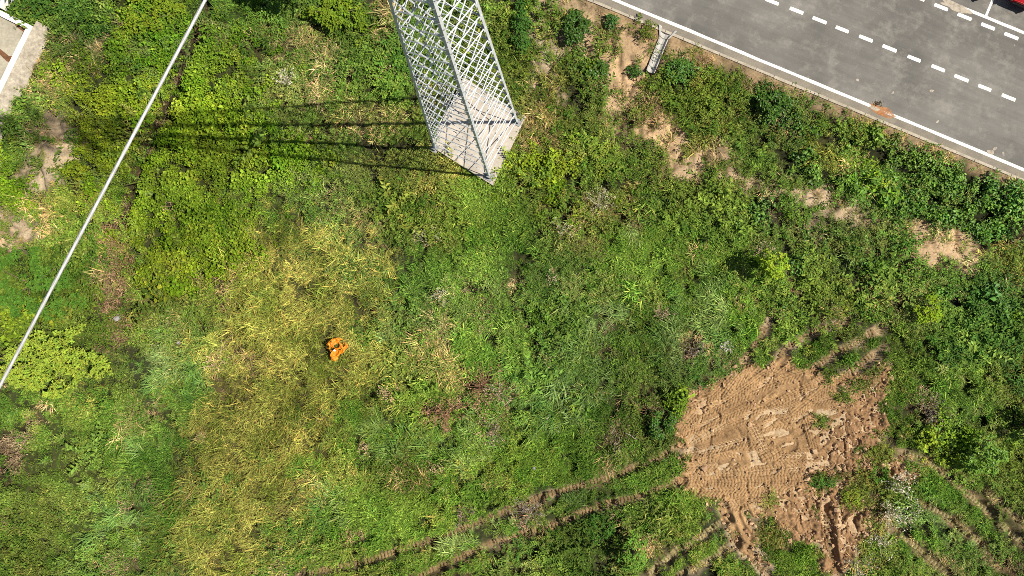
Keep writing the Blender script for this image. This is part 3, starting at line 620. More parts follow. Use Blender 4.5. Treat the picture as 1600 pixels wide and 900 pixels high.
# wheel and track ruts through the grass
def build_rut(pts, i):
    L = 0; P = []
    for (ax, ay), (bx, by) in zip(pts[:-1], pts[1:]):
        l = math.hypot(bx - ax, by - ay); n = max(2, int(l / .03))
        for k in range(n): P.append((ax + (bx - ax) * k / n, ay + (by - ay) * k / n))
    P = np.array(P)
    for _ in range(30): P[1:-1] = (P[:-2] + P[2:] + 2 * P[1:-1]) / 4
    D = np.gradient(P, axis=0); D /= np.linalg.norm(D, axis=1)[:, None]; Nn = np.stack([-D[:, 1], D[:, 0]], 1)
    c = np.linspace(-.22, .22, 17)
    X = P[:, 0:1] + Nn[:, 0:1] * c; Y = P[:, 1:2] + Nn[:, 1:2] * c
    s = np.cumsum(np.r_[0, np.linalg.norm(np.diff(P, axis=0), axis=1)])[:, None]
    ph = (s + .25 * np.abs(c)[None] + .03 * vnoise(X * 8, Y * 8, 141)) / .19; saw = ph - np.floor(ph)
    fade = (.3 + .7 * vnoise(s * .5 + i * 9 + 0 * c, 0 * s + i + 0 * c, 143))
    Z = terrain(X, Y) + .0 + .085 * np.where(saw < .6, 1, 0) * (.4 + .6 * fade) * (np.abs(c)[None] < .17) + .05 * (fbm(X, Y, .3, 145, 2) - .5)
    Z = Z - .16 * sstep(.12, .22, np.abs(c)[None] + .1 * (fbm(X, Y, .4, 147, 2) - .5)) - .3 * (1 - sstep(0, .5, np.minimum(s, s[-1] - s)))
    f = fbm(X, Y, .5, 149, 3)[..., None]
    col = np.array([.12, .08, .042]) * (1 - f) + np.array([.30, .215, .115]) * f
    if i in (2, 3, 8, 9, 10, 11): col = np.array([.16, .125, .06]) * (1 - f) + np.array([.36, .31, .165]) * f
    o = np_grid_mesh('tyre_track', X, Y, Z, M['ground'], col)
    tag(o, None, None, 'machine tracks pressed into the grass', 'structure')
for i, r in enumerate(RUTS): build_rut(r, i)

# ---------------------------------------------------------------- road
def road_sheet(name, t0, t1, n0, n1, z, mat, parent=None, nt=1, wob=0.0, seed=0):
    r = np.random.default_rng(seed)
    vs = []; fs = []
    for i in range(nt + 1):
        t = t0 + (t1 - t0) * i / nt
        a, b = (r.normal(0, wob), r.normal(0, wob)) if wob else (0, 0)
        x, y = road_pt(t, n0 + a); vs.append((x, y, z)); x, y = road_pt(t, n1 + b); vs.append((x, y, z))
    for i in range(nt): fs.append((2 * i, 2 * i + 2, 2 * i + 3, 2 * i + 1))
    return mesh_obj(name, vs, fs, mat, parent)

def asphalt_mat():
    m, nt, b = newmat('asphalt'); v = objvec(nt)
    big = noise_node(nt, 0.28, 5, .6, v); mid = noise_node(nt, 1.1, 6, .7, v); fn = noise_node(nt, 38, 4, .75, v)
    c = ramp(nt, big.outputs[0], [(.33, (.118, .113, .105)), (.66, (.178, .170, .157))]).outputs[0]
    dust = ramp(nt, mid.outputs[0], [(.50, (0, 0, 0)), (.72, (.75, .75, .75))]).outputs[0]
    c = mix(nt, dust, c, (.265, .25, .222))
    dark = noise_node(nt, .7, 4, .6, v); dk = ramp(nt, dark.outputs[0], [(.58, (0, 0, 0)), (.72, (.5, .5, .5))]).outputs[0]
    c = mix(nt, dk, c, (.115, .11, .105))
    r = ramp(nt, fn.outputs[0], [(.25, (.72,) * 3), (.75, (1.22,) * 3)]); c = mix(nt, 1.0, c, r.outputs[0], 'MULTIPLY')
    # hairline cracks and scuffs running along the road
    m0 = N(nt, 'ShaderNodeMapping'); m0.inputs['Rotation'].default_value = (0, 0, -math.atan2(RD[1], RD[0])); nt.links.new(v, m0.inputs[0])
    mp = N(nt, 'ShaderNodeMapping'); mp.inputs['Scale'].default_value = (.09, 1.1, 1)
    nt.links.new(m0.outputs[0], mp.inputs[0]); sn = noise_node(nt, 2.2, 5, .7, mp.outputs[0])
    sr = ramp(nt, sn.outputs[0], [(.38, (.88,) * 3), (.64, (1.08,) * 3)]); c = mix(nt, 1.0, c, sr.outputs[0], 'MULTIPLY')
    nt.links.new(c, b.inputs['Base Color']); b.inputs['Roughness'].default_value = .9; b.inputs['Specular IOR Level'].default_value = .25
    bump(nt, b, fn.outputs[0], .5, .01)
    return m
def stain_mat(name, c1, c2):
    m, nt, b = newmat(name); v = objvec(nt)
    n1 = noise_node(nt, 5, 5, .7, v); r1 = ramp(nt, n1.outputs[0], [(.3, c1), (.7, c2)]); nt.links.new(r1.outputs[0], b.inputs['Base Color']); b.inputs['Roughness'].default_value = .95
    n2 = noise_node(nt, 3.2, 6, .75, v); a = ramp(nt, n2.outputs[0], [(.34, (.15,) * 3), (.52, (.95,) * 3)]); nt.links.new(a.outputs[0], b.inputs['Alpha'])
    return m
def paint_mat(name, col):
    m, nt, b = newmat(name); v = objvec(nt)
    n1 = noise_node(nt, 7, 6, .75, v); n2 = noise_node(nt, 1.0, 4, .6, v)
    w = ramp(nt, n1.outputs[0], [(.34, (0.8,) * 3), (.47, (0.0,) * 3)]).outputs[0]
    c = mix(nt, w, col, (.36, .34, .31))
    d = ramp(nt, n2.outputs[0], [(.5, (1,) * 3), (.75, (.88, .85, .78))]).outputs[0]
    c = mix(nt, 1.0, c, d, 'MULTIPLY')
    nt.links.new(c, b.inputs['Base Color']); b.inputs['Roughness'].default_value = .75
    return m
M['asphalt'] = asphalt_mat()
M['white_paint'] = paint_mat('road_paint', (.80, .78, .74))
M['gutter'] = mottled('dusty_gutter', (.165, .15, .125), (.255, .225, .18), 1.3, .9, (20, .2), .2, 0, .4, 40)
M['edging'] = mottled('edging_concrete', (.30, .265, .21), (.46, .41, .335), 2.5, .9, (15, .2), .2, 0, .4, 40)
road = road_sheet('road', -160, 160, -0.43, 17.2, ROAD_Z, M['asphalt'])
tag(road, 'grey asphalt road with white lane markings and parking bays', None, None, 'structure')
road_sheet('gutter_strip', -160, 160, -.43, -.075, ROAD_Z + .004, M['gutter'], road)
road_sheet('edge_line', -160, 160, -.07, .085, ROAD_Z + .004, M['white_paint'], road, 320, .006, 3)
# lip of edging blocks, each one a piece
r = np.random.default_rng(9)
t = -7.0
while t < 34:
    L = 1.0
    mb = MB(); j = r.normal(0, .008); dz = r.normal(0, .006)
    pl = [road_pt(t + .012, EDGE + j), road_pt(t + L - .012, EDGE + j), road_pt(t + L - .012, -.432 + .004), road_pt(t + .012, -.432 + .004)]
    mb.prism(pl, ROAD_Z - .25, ROAD_Z + .018 + dz)
    mb.obj('edging_block', M['edging'], road)
    t += L
# dashes measured on the photograph
def dash_at(px, py, L, w):
    x, y = unproj0(px, py, ROAD_Z); tt, nn = road_tn(x, y)
    c = .035
    tt += 0
    pts = [(-L / 2, -w / 2 + c), (-L / 2 + c * .6, -w / 2), (L / 2 - c * .6, -w / 2 + .01), (L / 2, -w / 2 + c), (L / 2 - .01, w / 2 - c), (L / 2 - c, w / 2), (-L / 2 + c, w / 2 - .01), (-L / 2, w / 2 - c)]
    vs = [(*road_pt(tt + a, nn + b), ROAD_Z + .004) for a, b in pts]
    mesh_obj('lane_dash', vs, [tuple(range(8))], M['white_paint'], road)
D1 = [(20, 8), (134, 50), (242, 95), (348, 138), (459, 181), (570, 227), (685, 275), (798, 320), (907, 367), (1016, 412), (1128, 457)]
for i, (zx_, zy_) in enumerate(D1): dash_at(1200 + zx_ / 3, zy_ / 3, .74 + .03 * ((i * 7) % 3 - 1), .19)
for k in range(1, 7): dash_at(1207 - 37 * k, 2.7 - 15.2 * k, .74, .19)
for k in range(1, 5): dash_at(1576 + 37.5 * k, 152.3 + 15.3 * k, .74, .19)
for k in range(-4, 8): dash_at(1470.5 + 36.6 * k, 11.2 + 15.1 * k, .74 + .02 * (k % 2), .19)
# parking bays
bx, by = unproj0(1555, 32.8, ROAD_Z); BT, BN = road_tn(bx, by)
road_sheet('bay_front_line', BT - 1.75, BT + 40, BN - .075, BN + .075, ROAD_Z + .004, M['white_paint'], road, 60, .006, 5)
road_sheet('bay_front_line', BT - 40, BT - 3.2, BN - .075, BN + .075, ROAD_Z + .004, M['white_paint'], road, 60, .006, 6)
sx, sy = unproj0(1540, 26, ROAD_Z); ST_, SN_ = road_tn(sx, sy)
for k in range(-6, 8):
    tt = ST_ + 2.42 * k
    vs = [(*road_pt(tt + a, b), ROAD_Z + .004) for a, b in ((-.06, BN + .078), (.06, BN + .078), (.06, BN + 4.9), (-.06, BN + 4.9))]
    mesh_obj('bay_divider', vs, [(0, 1, 2, 3)], M['white_paint'], road)

# irregular stains on the asphalt
def stain(name, px, py, rx, ry, ang, z, mat, seed, label=None, n=40):
    r = np.random.default_rng(seed); cx, cy = unproj0(px, py, z)
    vs = []
    for i in range(n):
        a = 2 * math.pi * i / n
        k = .72 + .5 * float(vnoise(np.array([math.cos(a) * 2.2 + seed]), np.array([math.sin(a) * 2.2 + seed]), 151)[0]) + r.normal(0, .04)
        u, v = rx * k * math.cos(a), ry * k * math.sin(a)
        vs.append((cx + u * math.cos(ang) - v * math.sin(ang), cy + u * math.sin(ang) + v * math.cos(ang), z))
    return mesh_obj(name, vs, [tuple(range(n))], mat, road)
M['rust_mud'] = stain_mat('rust_mud', (.30, .105, .03), (.38, .22, .11))
M['pale_dust'] = stain_mat('pale_dust', (.33, .28, .22), (.44, .39, .32))
ra = math.atan2(RD[1], RD[0])
stain('rust_stain', 1379, 173.5, .66, .25, ra, ROAD_Z + .009, M['rust_mud'], 3)
stain('rust_stain', 1366, 169, .30, .09, ra, ROAD_Z + .013, M['pale_dust'], 5)
stain('dust_patch', 1493, 11, .8, .22, ra, ROAD_Z + .0085, M['pale_dust'], 7)
for i, (px, py, s) in enumerate([(1456, 142, .12), (1465, 190, .10), (1585, 71, .06), (1548, 238, .2), (1555, 232, .12), (1568, 240, .1), (1340, 125, .1), (1395, 280 - 135, .09)]):
    stain('dust_patch', px, py, s, s * .6, i, ROAD_Z + .007, M['pale_dust'], 20 + i, n=14)

# ---------------------------------------------------------------- cars in the bays (only their noses reach into the picture)
def carmat(name, c, rough=.25, metal=0.0, coat=.6):
    m, nt, b = newmat(name); v = objvec(nt); n = noise_node(nt, 3, 3, .5, v)
    r = ramp(nt, n.outputs[0], [(.3, tuple(x * .9 for x in c)), (.7, c)])
    nt.links.new(r.outputs[0], b.inputs['Base Color']); b.inputs['Roughness'].default_value = rough; b.inputs['Metallic'].default_value = metal
    b.inputs['Coat Weight'].default_value = coat
    return m
M['glass'] = carmat('tinted_glass', (.02, .025, .03), .08, 0, .3); M['tyre'] = carmat('rubber', (.02, .02, .02), .8, 0, 0); M['rim'] = carmat('alloy', (.5, .5, .52), .35, .8, 0)
M['trim'] = carmat('black_trim', (.025, .025, .027), .6, 0, 0); M['lamp'] = carmat('lamp_glass', (.75, .77, .8), .1, 0, .5); M['red_lamp'] = carmat('red_lamp', (.5, .02, .02), .15, 0, .5)
def car(px, py, zpx, paint, label, group, tall=0.0):
    """nose centre at the pixel given; the car points down the bay towards the lane"""
    x, y = unproj0(px, py, ROAD_Z + zpx)
    dirv = (-RN[0], -RN[1]); rz = math.atan2(dirv[1], dirv[0])
    root = empty('parked_car', (x - dirv[0] * 2.1, y - dirv[1] * 2.1, ROAD_Z), rz, label, 'car', group)
    L = 4.2
    # stations: x along, half width at sill/shoulder, z of bottom and of top
    st = [(-2.1, .66, .70, .38, .74), (-2.02, .76, .80, .30, .92), (-1.6, .84, .86, .26, .98), (-.6, .86, .88, .24, .96), (.6, .86, .88, .24, .94), (1.2, .85, .86, .26, .92), (1.75, .80, .80, .28, .84), (2.0, .70, .70, .32, .74), (2.1, .56, .56, .38, .64)]
    vs = []; n = 12
    for (sx, w0, w1, z0, z1) in st:
        m = (z0 + z1) / 2
        ring = [(-w0 * .9, z0), (0, z0 - .01), (w0 * .9, z0), (w0, z0 + .08), (w1 + .02, m), (w1, z1 - .12), (w1 * .86, z1 - .02), (w1 * .4, z1 + .015), (-w1 * .4, z1 + .015), (-w1 * .86, z1 - .02), (-w1, z1 - .12), (-w1 - .02, m)]
        vs += [(sx, a, b) for a, b in ring]
    fs = []
    for i in range(len(st) - 1):
        for k in range(n): fs.append((i * n + k, i * n + (k + 1) % n, (i + 1) * n + (k + 1) % n, (i + 1) * n + k))
    fs.append(tuple(range(n))); fs.append(tuple((len(st) - 1) * n + k for k in range(n))[::-1])
    body = mesh_obj('body', vs, fs, paint, root, True)
    md = body.modifiers.new('s', 'SUBSURF'); md.levels = md.render_levels = 2
    # cabin
    T = 1.46 + tall
    cs = [(-2.0, .70, .93), (-1.75, .70, T - .12), (-.9, .66, T), (.1, .66, T - .01), (.55, .66, T - .12), (1.22, .72, .93)]
    vs = []
    for (sx, w, z) in cs: vs += [(sx, -.76, .90), (sx, -w * (.92 if z > 1.2 else 1.05), z), (sx, w * (.92 if z > 1.2 else 1.05), z), (sx, .76, .90)]
    fs = []
    for i in range(len(cs) - 1):
        for k in range(3): fs.append((i * 4 + k, i * 4 + k + 1, (i + 1) * 4 + k + 1, (i + 1) * 4 + k))
    cab = mesh_obj('roof', vs, fs, paint, root, False)
    bv = cab.modifiers.new('b', 'BEVEL'); bv.width = .04; bv.segments = 2
    def glass(name, q, off):
        return mesh_obj(name, [tuple(Vector(p) + Vector(off)) for p in q], [(0, 1, 2, 3)], M['glass'], root)
    glass('windscreen', [(.62, -.56, T - .16), (.62, .56, T - .16), (1.15, .66, .98), (1.15, -.66, .98)], (.02, 0, .02))
    glass('rear_window', [(-1.98, -.6, 1.0), (-1.98, .6, 1.0), (-1.78, .56, T - .2), (-1.78, -.56, T - .2)], (-.015, 0, .01))
    for s in (-1, 1):
        for a, b in ((-1.55, -.62), (-.5, .62)):
            glass('side_window', [(a, s * .755, .98), (b + (.28 if b > 0 else 0), s * .755, .98), (b, s * .635, T - .16), (a + .06, s * .635, T - .16)], (0, s * .03, 0))
        mb = MB(); mb.box((.72, s * .99, 1.0), (.12, .2, .13)); mb.obj('mirror', paint, root)
        mb = MB(); mb.box((1.93, s * .56, .70), (.28, .30, .10), Matrix.Rotation(-s * .5, 3, 'Z')); mb.obj('headlight', M['lamp'], root)
        mb = MB(); mb.box((-2.06, s * .66, .80), (.10, .20, .16)); mb.obj('tail_lamp', M['red_lamp'], root)
        for wx in (-1.3, 1.32):
            mb = MB(); mb.tube([(wx, s * .66, .32), (wx, s * .70, .32), (wx, s * .86, .32), (wx, s * .88, .32)], [.28, .32, .32, .28], 20); wh = mb.obj('tyre', M['tyre'], root, True)
            mb = MB(); mb.tube([(wx, s * .80, .32), (wx, s * .888, .32)], [.2, .19], 14); mb.obj('rim', M['rim'], wh)
    mb = MB(); mb.box((2.06, 0, .44), (.12, .9, .14)); mb.obj('grille', M['trim'], root)
    return root
M['silver'] = carmat('silver_paint', (.55, .56, .58), .3, .5); M['red'] = carmat('red_paint', (.50, .012, .015), .25, 0); M['dark_blue'] = carmat('dark_paint', (.03, .04, .06), .3, .2)
G_CARS = 'cars parked in the bays across the road'
def bay_px(k, dn):
    x, y = road_pt(ST_ + 2.42 * (k + .5), BN + dn); return project(x, y, ROAD_Z)
p = bay_px(-1, .60); car(p[0] + 6, p[1], 0, M['silver'], 'silver car whose nose just enters the top edge', G_CARS)
p = bay_px(0, .95); car(p[0], p[1], 0, M['red'], 'red car with its nose at the top right corner', G_CARS)
p = bay_px(1, .30); car(p[0] + 8, p[1], 0, M['dark_blue'], 'dark car beyond the right edge, casting shade into the last bay', G_CARS, .3)

# ---------------------------------------------------------------- drain chute beside the road
M['chute'] = mottled('grey_chute_concrete', (.32, .31, .29), (.46, .445, .42), 3, .85, (20, .15), .2, 0, .3, 40)
A = np.array(unproj0(1037, 60, .40)); B = np.array(unproj0(1016, 113, .12))
drain = empty('drain_chute', (A[0], A[1], .3), 0, 'grey half-pipe drain chute running down from the road edge', 'drain')
def chute_piece(name, a0, a1, z0, z1, w0, w1, mat, off=.0):
    dv = (B - A); Ld = np.linalg.norm(dv); dv = dv / Ld; nv = np.array([-dv[1], dv[0]])
    prof = [(-.5, .0), (-.5, .045), (-.40, .05), (-.36, 0), (-.26, -.09), (0, -.14), (.26, -.09), (.36, 0), (.40, .05), (.5, .045), (.5, .0), (.3, -.19), (0, -.22), (-.3, -.19)]
    vs = []
    for a, z, w in ((a0, z0, w0), (a1, z1, w1)):
        p = A + dv * Ld * a
        for u, h in prof:
            q = p + nv * u * w - np.array([A[0], A[1]]); vs.append((q[0], q[1], z + h * .9 - .3 + off))
    n = len(prof)
    fs = [(k, (k + 1) % n, n + (k + 1) % n, n + k) for k in range(n)] + [tuple(range(n))[::-1], tuple(range(n, 2 * n))]
    o = mesh_obj(name, vs, fs, mat, drain)
    return o
seg = 6
for k in range(seg):
    a0, a1 = k / seg, (k + 1) / seg - .012
    z0 = .43 - .30 * a0; z1 = .43 - .30 * a1
    w0 = .50 - .03 * a0
    chute_piece('channel_segment', a0, a1, z0, z1, w0, w0 - .02, M['chute'], .006 * (k % 2))
chute_piece('inlet_mouth', -.30, -.012, .50, .445, 1.0, .51, M['chute'])

# ---------------------------------------------------------------- tower pad and lattice tower
mb = MB(); mb.prism(PAD[::-1] if False else PAD, -.3, .25)
pad = mb.obj('concrete_pad', M['concrete'])
bv = pad.modifiers.new('b', 'BEVEL'); bv.width = .025; bv.segments = 2
tag(pad, 'square pale concrete pad under the lattice tower', 'concrete pad')

TC = np.array(unproj0(743.5, 211, .25))
VR = np.array([65.5, 21.0]) / 30.0; VF = np.array([21.0, -65.5]) / 30.0
tower = empty('lattice_tower', (TC[0], TC[1], .25), 0, 'tall white-grey steel lattice tower leaning up out of the top edge', 'lattice tower')
def s_of(h):
    return 1 - h / 36.5 if h < 26 else 1 - 26 / 36.5
CORN = [VR, VF, -VR, -VF]
def lp(i, h):
    v = CORN[i % 4] * s_of(h); return Vector((v[0], v[1], h))
_lunit = None
def angle_bar(name, p, q, w, t, inward, mat, parent):
    """an L-section bar from p to q; the profile is shared, only its length is set"""
    global _lunit
    key = (round(w, 3), round(t, 3))
    if _lunit is None: _lunit = {}
    if key not in _lunit:
        pr = [(0, 0), (w, 0), (w, t), (t, t), (t, w), (0, w)]
        vs = [(a, b, 0) for a, b in pr] + [(a, b, 1) for a, b in pr]
        fs = [(5, 4, 3, 2, 1, 0), (6, 7, 8, 9, 10, 11)] + [(k, (k + 1) % 6, 6 + (k + 1) % 6, 6 + k) for k in range(6)]
        me = bpy.data.meshes.new(name); me.from_pydata(vs, [], fs); me.materials.append(mat); me.update(); _lunit[key] = me
    o = bpy.data.objects.new(name, _lunit[key])
    d = (q - p); L = d.length; d.normalize()
    ins = inward - d * inward.dot(d); ins.normalize()
    side = d.cross(ins)
    # the corner of the L faces outwards
    a = (ins + side).normalized(); b = (ins - side).normalized()
    R = Matrix((a, d.cross(a) if d.cross(a).dot(b) > 0 else -d.cross(a), d)).transposed()
    if R.determinant() < 0:
        R = Matrix((b, a, d)).transposed()
    Mx = R.to_4x4(); Mx.translation = p
    o.matrix_local = Mx @ Matrix.Diagonal((1, 1, L, 1))
    link(o, parent)
    return o
TOP = 34.0
for i in range(4):
    inn = Vector((-CORN[i][0], -CORN[i][1], 0))
    lg = angle_bar('leg', lp(i, -.0), lp(i, 26.0), .115, .018, inn, M['steel'], tower)
    angle_bar('leg', lp(i, 26.0), lp(i, TOP), .08, .012, inn, M['steel'], tower)
    mb = MB(); c = lp(i, 0); mb.box((c.x * .985, c.y * .985, .02), (.42, .42, .04), Matrix.Rotation(math.atan2(VR[1], VR[0]) + .785, 3, 'Z')); mb.box((c.x * .985, c.y * .985, .16), (.20, .20, .26), Matrix.Rotation(math.atan2(VR[1], VR[0]) + .785, 3, 'Z'))
    mb.obj('foot_plate', M['steel_plate'], tower)
hs = [.25]
while hs[-1] < TOP - .6:
    h = hs[-1]; hs.append(h + (1.46 - .024 * h if h < 26 else 1.1))
for i in range(4):
    mid = (CORN[i] + CORN[(i + 1) % 4]) / 2
    for k in range(len(hs) - 1):
        w = .042 if hs[k] < 26 else .028
        inn = Vector((-mid[0], -mid[1], 0)).normalized()
        sh = inn * .05
        angle_bar('brace', lp(i, hs[k]) + sh * .3, lp(i + 1, hs[k + 1]) + sh * .3, w, .008, inn, M['steel'], tower)
        angle_bar('brace', lp(i + 1, hs[k]) + sh * 1.5, lp(i, hs[k + 1]) + sh * 1.5, w, .008, inn, M['steel'], tower)
gm = None
for i in range(4):
    for sgn in (1, -1):
        j = (i + sgn) % 4
        for k in range(1, len(hs) - 1):
            if hs[k] > 26: break
            p_ = lp(i, hs[k]); d_ = (lp(j, hs[k]) - p_).normalized(); up_ = (lp(i, hs[k] + 1) - p_).normalized()
            nn_ = d_.cross(up_).normalized()
            if nn_.dot(Vector((p_.x + d_.x, p_.y + d_.y, 0))) < 0: nn_ = -nn_
            if gm is None:
                g_ = MB(); g_.box((0, 0, 0), (.17, .20, .012)); gm = bpy.data.meshes.new('gusset_plate'); gm.from_pydata(g_.v, [], g_.f); gm.materials.append(M['steel']); gm.update()
            if sgn == -1 and i % 2: continue
            o = bpy.data.objects.new('gusset_plate', gm); mx = Matrix((d_, up_, nn_)).transposed().to_4x4(); mx.translation = p_ + d_ * .10 + nn_ * .004
            o.matrix_local = mx; link(o, tower)
mb = MB()
for q in range(60):
    p_ = lp(1, .8 + .42 * q); mb.tube([p_, p_ + Vector((CORN[1][0], CORN[1][1], 0)).normalized().cross(Vector((0, 0, 1))) * .16 * (1 if q % 2 else -1)], .011, 4)
mb.obj('step_bolts', M['steel_plate'], tower)['kind'] = 'stuff'
for lev in (26.0, TOP):
    for i in range(4):
        mid = (CORN[i] + CORN[(i + 1) % 4]) / 2
        angle_bar('horizontal', lp(i, lev), lp(i + 1, lev), .07, .012, Vector((-mid[0], -mid[1], 0)).normalized(), M['steel'], tower)
# cable and the arms that carry it
CAB_Z = CAM_H - 5.65
c0 = np.array(unproj0(320.5, 0, CAB_Z)); c1 = np.array(unproj0(3, 597, CAB_Z))
cdv = (c0 - c1) / np.linalg.norm(c0 - c1)
rel = TC - c0; foot = c0 + cdv * rel.dot(cdv); armv = foot - TC; armL = np.linalg.norm(armv); armd = armv / armL
for lev, ln in ((CAB_Z + .9 - .25, armL), (29.6, armL * .95)):
    for sg in (-1, 1):
        mb = MB(); tip = Vector((armd[0] * ln * sg, armd[1] * ln * sg, lev))
        for off in (-.3, .3):
            b0 = Vector((armd[0] * .25 * sg - armd[1] * off, armd[1] * .25 * sg + armd[0] * off, lev)); mb.tube([b0, tip], .04, 5)
            b1 = b0 + Vector((0, 0, .7)); mb.tube([b1, tip], .035, 5)
            for f in (.25, .5, .75): mb.tube([b0.lerp(tip, f), b1.lerp(tip, f - .12)], .02, 4)
        mb.obj('cross_arm', M['steel'], tower)
        mb = MB(); pts = []; rr = []
        for k in range(22):
            pts.append(tip - Vector((0, 0, .02 + .038 * k))); rr.append(.06 if k % 2 else .025)
        mb.tube(pts, rr, 8); mb.obj('insulator', M['steel_plate'], tower)
mb = MB(); mb.tube([(0, 0, TOP), (0, 0, TOP + 2.2)], [.05, .02], 6)
for i in range(4): p_ = lp(i, TOP); mb.tube([p_, (0, 0, TOP + 1.1)], .03, 4)
mb.obj('peak', M['steel'], tower)

def build_cable():
    Rr = .0118
    n = 20; vs = []; fs = []
    s0 = (foot - c0).dot(cdv)
    ss = np.concatenate([np.arange(-70, -9, 3.0), np.arange(-9, 4, .05), np.arange(4, 75, 3.0)])
    side = Vector((-cdv[1], cdv[0], 0)); up = Vector((0, 0, 1))
    for s in ss:
        zc = CAB_Z + .00035 * (abs(s - s0) ** 2) * -1.0 * 0 + .02 * math.sin(s * .15) * 0
        c = Vector((c0[0] + cdv[0] * s, c0[1] + cdv[1] * s, zc))
        for k in range(n):
            a = 2 * math.pi * k / n
            rr = Rr * (1 + .26 * (abs(math.cos(2.5 * a + s * 16.0)) - .5) * 2)
            vs.append(c + side * rr * math.cos(a) + up * rr * math.sin(a))
    for i in range(len(ss) - 1):
        for k in range(n): fs.append((i * n + k, i * n + (k + 1) % n, (i + 1) * n + (k + 1) % n, (i + 1) * n + k))
    o = mesh_obj('overhead_cable', vs, fs, M['cable'], None, True)
    tag(o, 'pale twisted overhead cable crossing the left of the picture', 'cable')
build_cable()

# ---------------------------------------------------------------- low concrete tank at the top left corner
M['tank_wall'] = mottled('weathered_wall', (.36, .32, .26), (.62, .57, .49), 2.2, .9, (9, .25), .2, 0, .4, 30)
M['apron'] = mottled('rough_apron', (.27, .235, .185), (.47, .42, .345), 2.6, .95, (7, .3), .1, 0, .6, 16, .05)
M['coping'] = mottled('white_coping', (.70, .685, .65), (.82, .80, .77), 2, .8, (12, .08), .2, 0, .2, 30)
M['tank_floor'] = mottled('tank_floor', (.29, .265, .205), (.42, .385, .30), 1.0, .9, (8, .15), .2, 0, .3, 25)
M['wet_rust'] = mottled('dark_rust', (.10, .045, .02), (.20, .09, .045), 4, .8, (20, .2))
TZT = .85
def up(px, py, z=TZT): return np.array(unproj0(px, py, z))
P0 = up(50, 41); Pd = up(-2, 148); Pl = up(-1, 17)
v1 = (Pd - P0) / np.linalg.norm(Pd - P0)                  # down the right-hand wall
v2 = np.array([v1[1], -v1[0]]);
if v2.dot(Pl - P0) < 0: v2 = -v2                           # along the upper wall, to the left
def tk(a, b): q = P0 + v1 * a + v2 * b; return (q[0], q[1])
tank = empty('concrete_tank', (*tk(0, 0), 0), 0, 'low pale concrete tank with white rim at the top left corner', 'tank')
def tobj(name, polys, mat):
    mb = MB()
    for poly, z0, z1 in polys: mb.prism([tuple(np.array(p) - P0) for p in poly], z0, z1)
    o = mb.obj(name, mat, tank)
    bm = bmesh.new(); bm.from_mesh(o.data); bmesh.ops.recalc_face_normals(bm, faces=bm.faces); bm.to_mesh(o.data); bm.free()
    return o
W, D_, wt = 7.0, 6.0, .24
ring = lambda o0, o1: [([tk(o0, o0), tk(W - o0, o0), tk(W - o1, o1), tk(o1, o1)], 0, 0)]
def wall_ring(name, o0, o1, z0, z1, mat):
    c = lambda o: [tk(o, o), tk(W - o, o), tk(W - o, D_ - o), tk(o, D_ - o)]
    a, b = c(o0), c(o1); pol = []
    for i in range(4): pol.append(([a[i], a[(i + 1) % 4], b[(i + 1) % 4], b[i]], z0, z1))
    return tobj(name, pol, mat)
wall_ring('wall', .0, .22, -.3, TZT - .06, M['tank_wall'])
wall_ring('rim', -.015, .25, TZT - .057, TZT, M['coping'])
tobj('floor', [([tk(.22, .22), tk(W - .22, .22), tk(W - .22, D_ - .22), tk(.22, D_ - .22)], .1, TZT - .14)], M['tank_floor'])
tobj('rust_stain', [([tk(.26, .26), tk(.26, .95), tk(.36, .90), tk(.45, .4), tk(1.0, .36), tk(1.6, .26)], TZT - .139, TZT - .134)], M['wet_rust'])
tobj('rust_stain', [([tk(1.75, .26), tk(1.9, .5), tk(1.75, 1.2), tk(1.8, 2.0), tk(2.0, 2.1), tk(2.0, 1.1), tk(2.2, .5), tk(2.15, .26)], TZT - .139, TZT - .133)], M['wet_rust'])
# sloping apron of rough concrete against the right wall
def apron():
    n = 40; m_ = 8; vs = []; fs = []
    for i in range(n + 1):
        a = -.35 + (W + .2) * i / n
        for k in range(m_ + 1):
            f = k / m_
            wdt = .34 + .22 * fbm(np.array([a * 1.0]), np.array([3.3]), .7, 161, 2)[0] + .02 * a
            b = -.003 - f * wdt
            z = .76 - .70 * f ** 1.2 + .06 * (fbm(np.array([a]), np.array([b * 2]), .3, 165, 2)[0] - .5)
            q = np.array(tk(a, b)) - P0; vs.append((q[0], q[1], z))
    for i in range(n):
        for k in range(m_): j = i * (m_ + 1) + k; fs.append((j, j + 1, j + m_ + 2, j + m_ + 1))
    return mesh_obj('apron', vs, fs, M['apron'], tank)
apron()
# white post corner above it
mb = MB(); q0 = up(-14, -6, .5); q1 = up(6, -6, .5)
wq = empty('boundary_wall', (q0[0], q0[1], 0), 0, 'end of a white boundary wall cutting the very top left corner', 'wall')
e0 = up(1.5, 13, .8); e1 = e0 - v1 * 6
pl = [e0, e0 + v2 * .2, e1 + v2 * .2, e1]
mb.prism([tuple(p - q0) for p in pl], -.3, .8); o = mb.obj('wall_panel', M['coping'], wq)
bm = bmesh.new(); bm.from_mesh(o.data); bmesh.ops.recalc_face_normals(bm, faces=bm.faces); bm.to_mesh(o.data); bm.free()

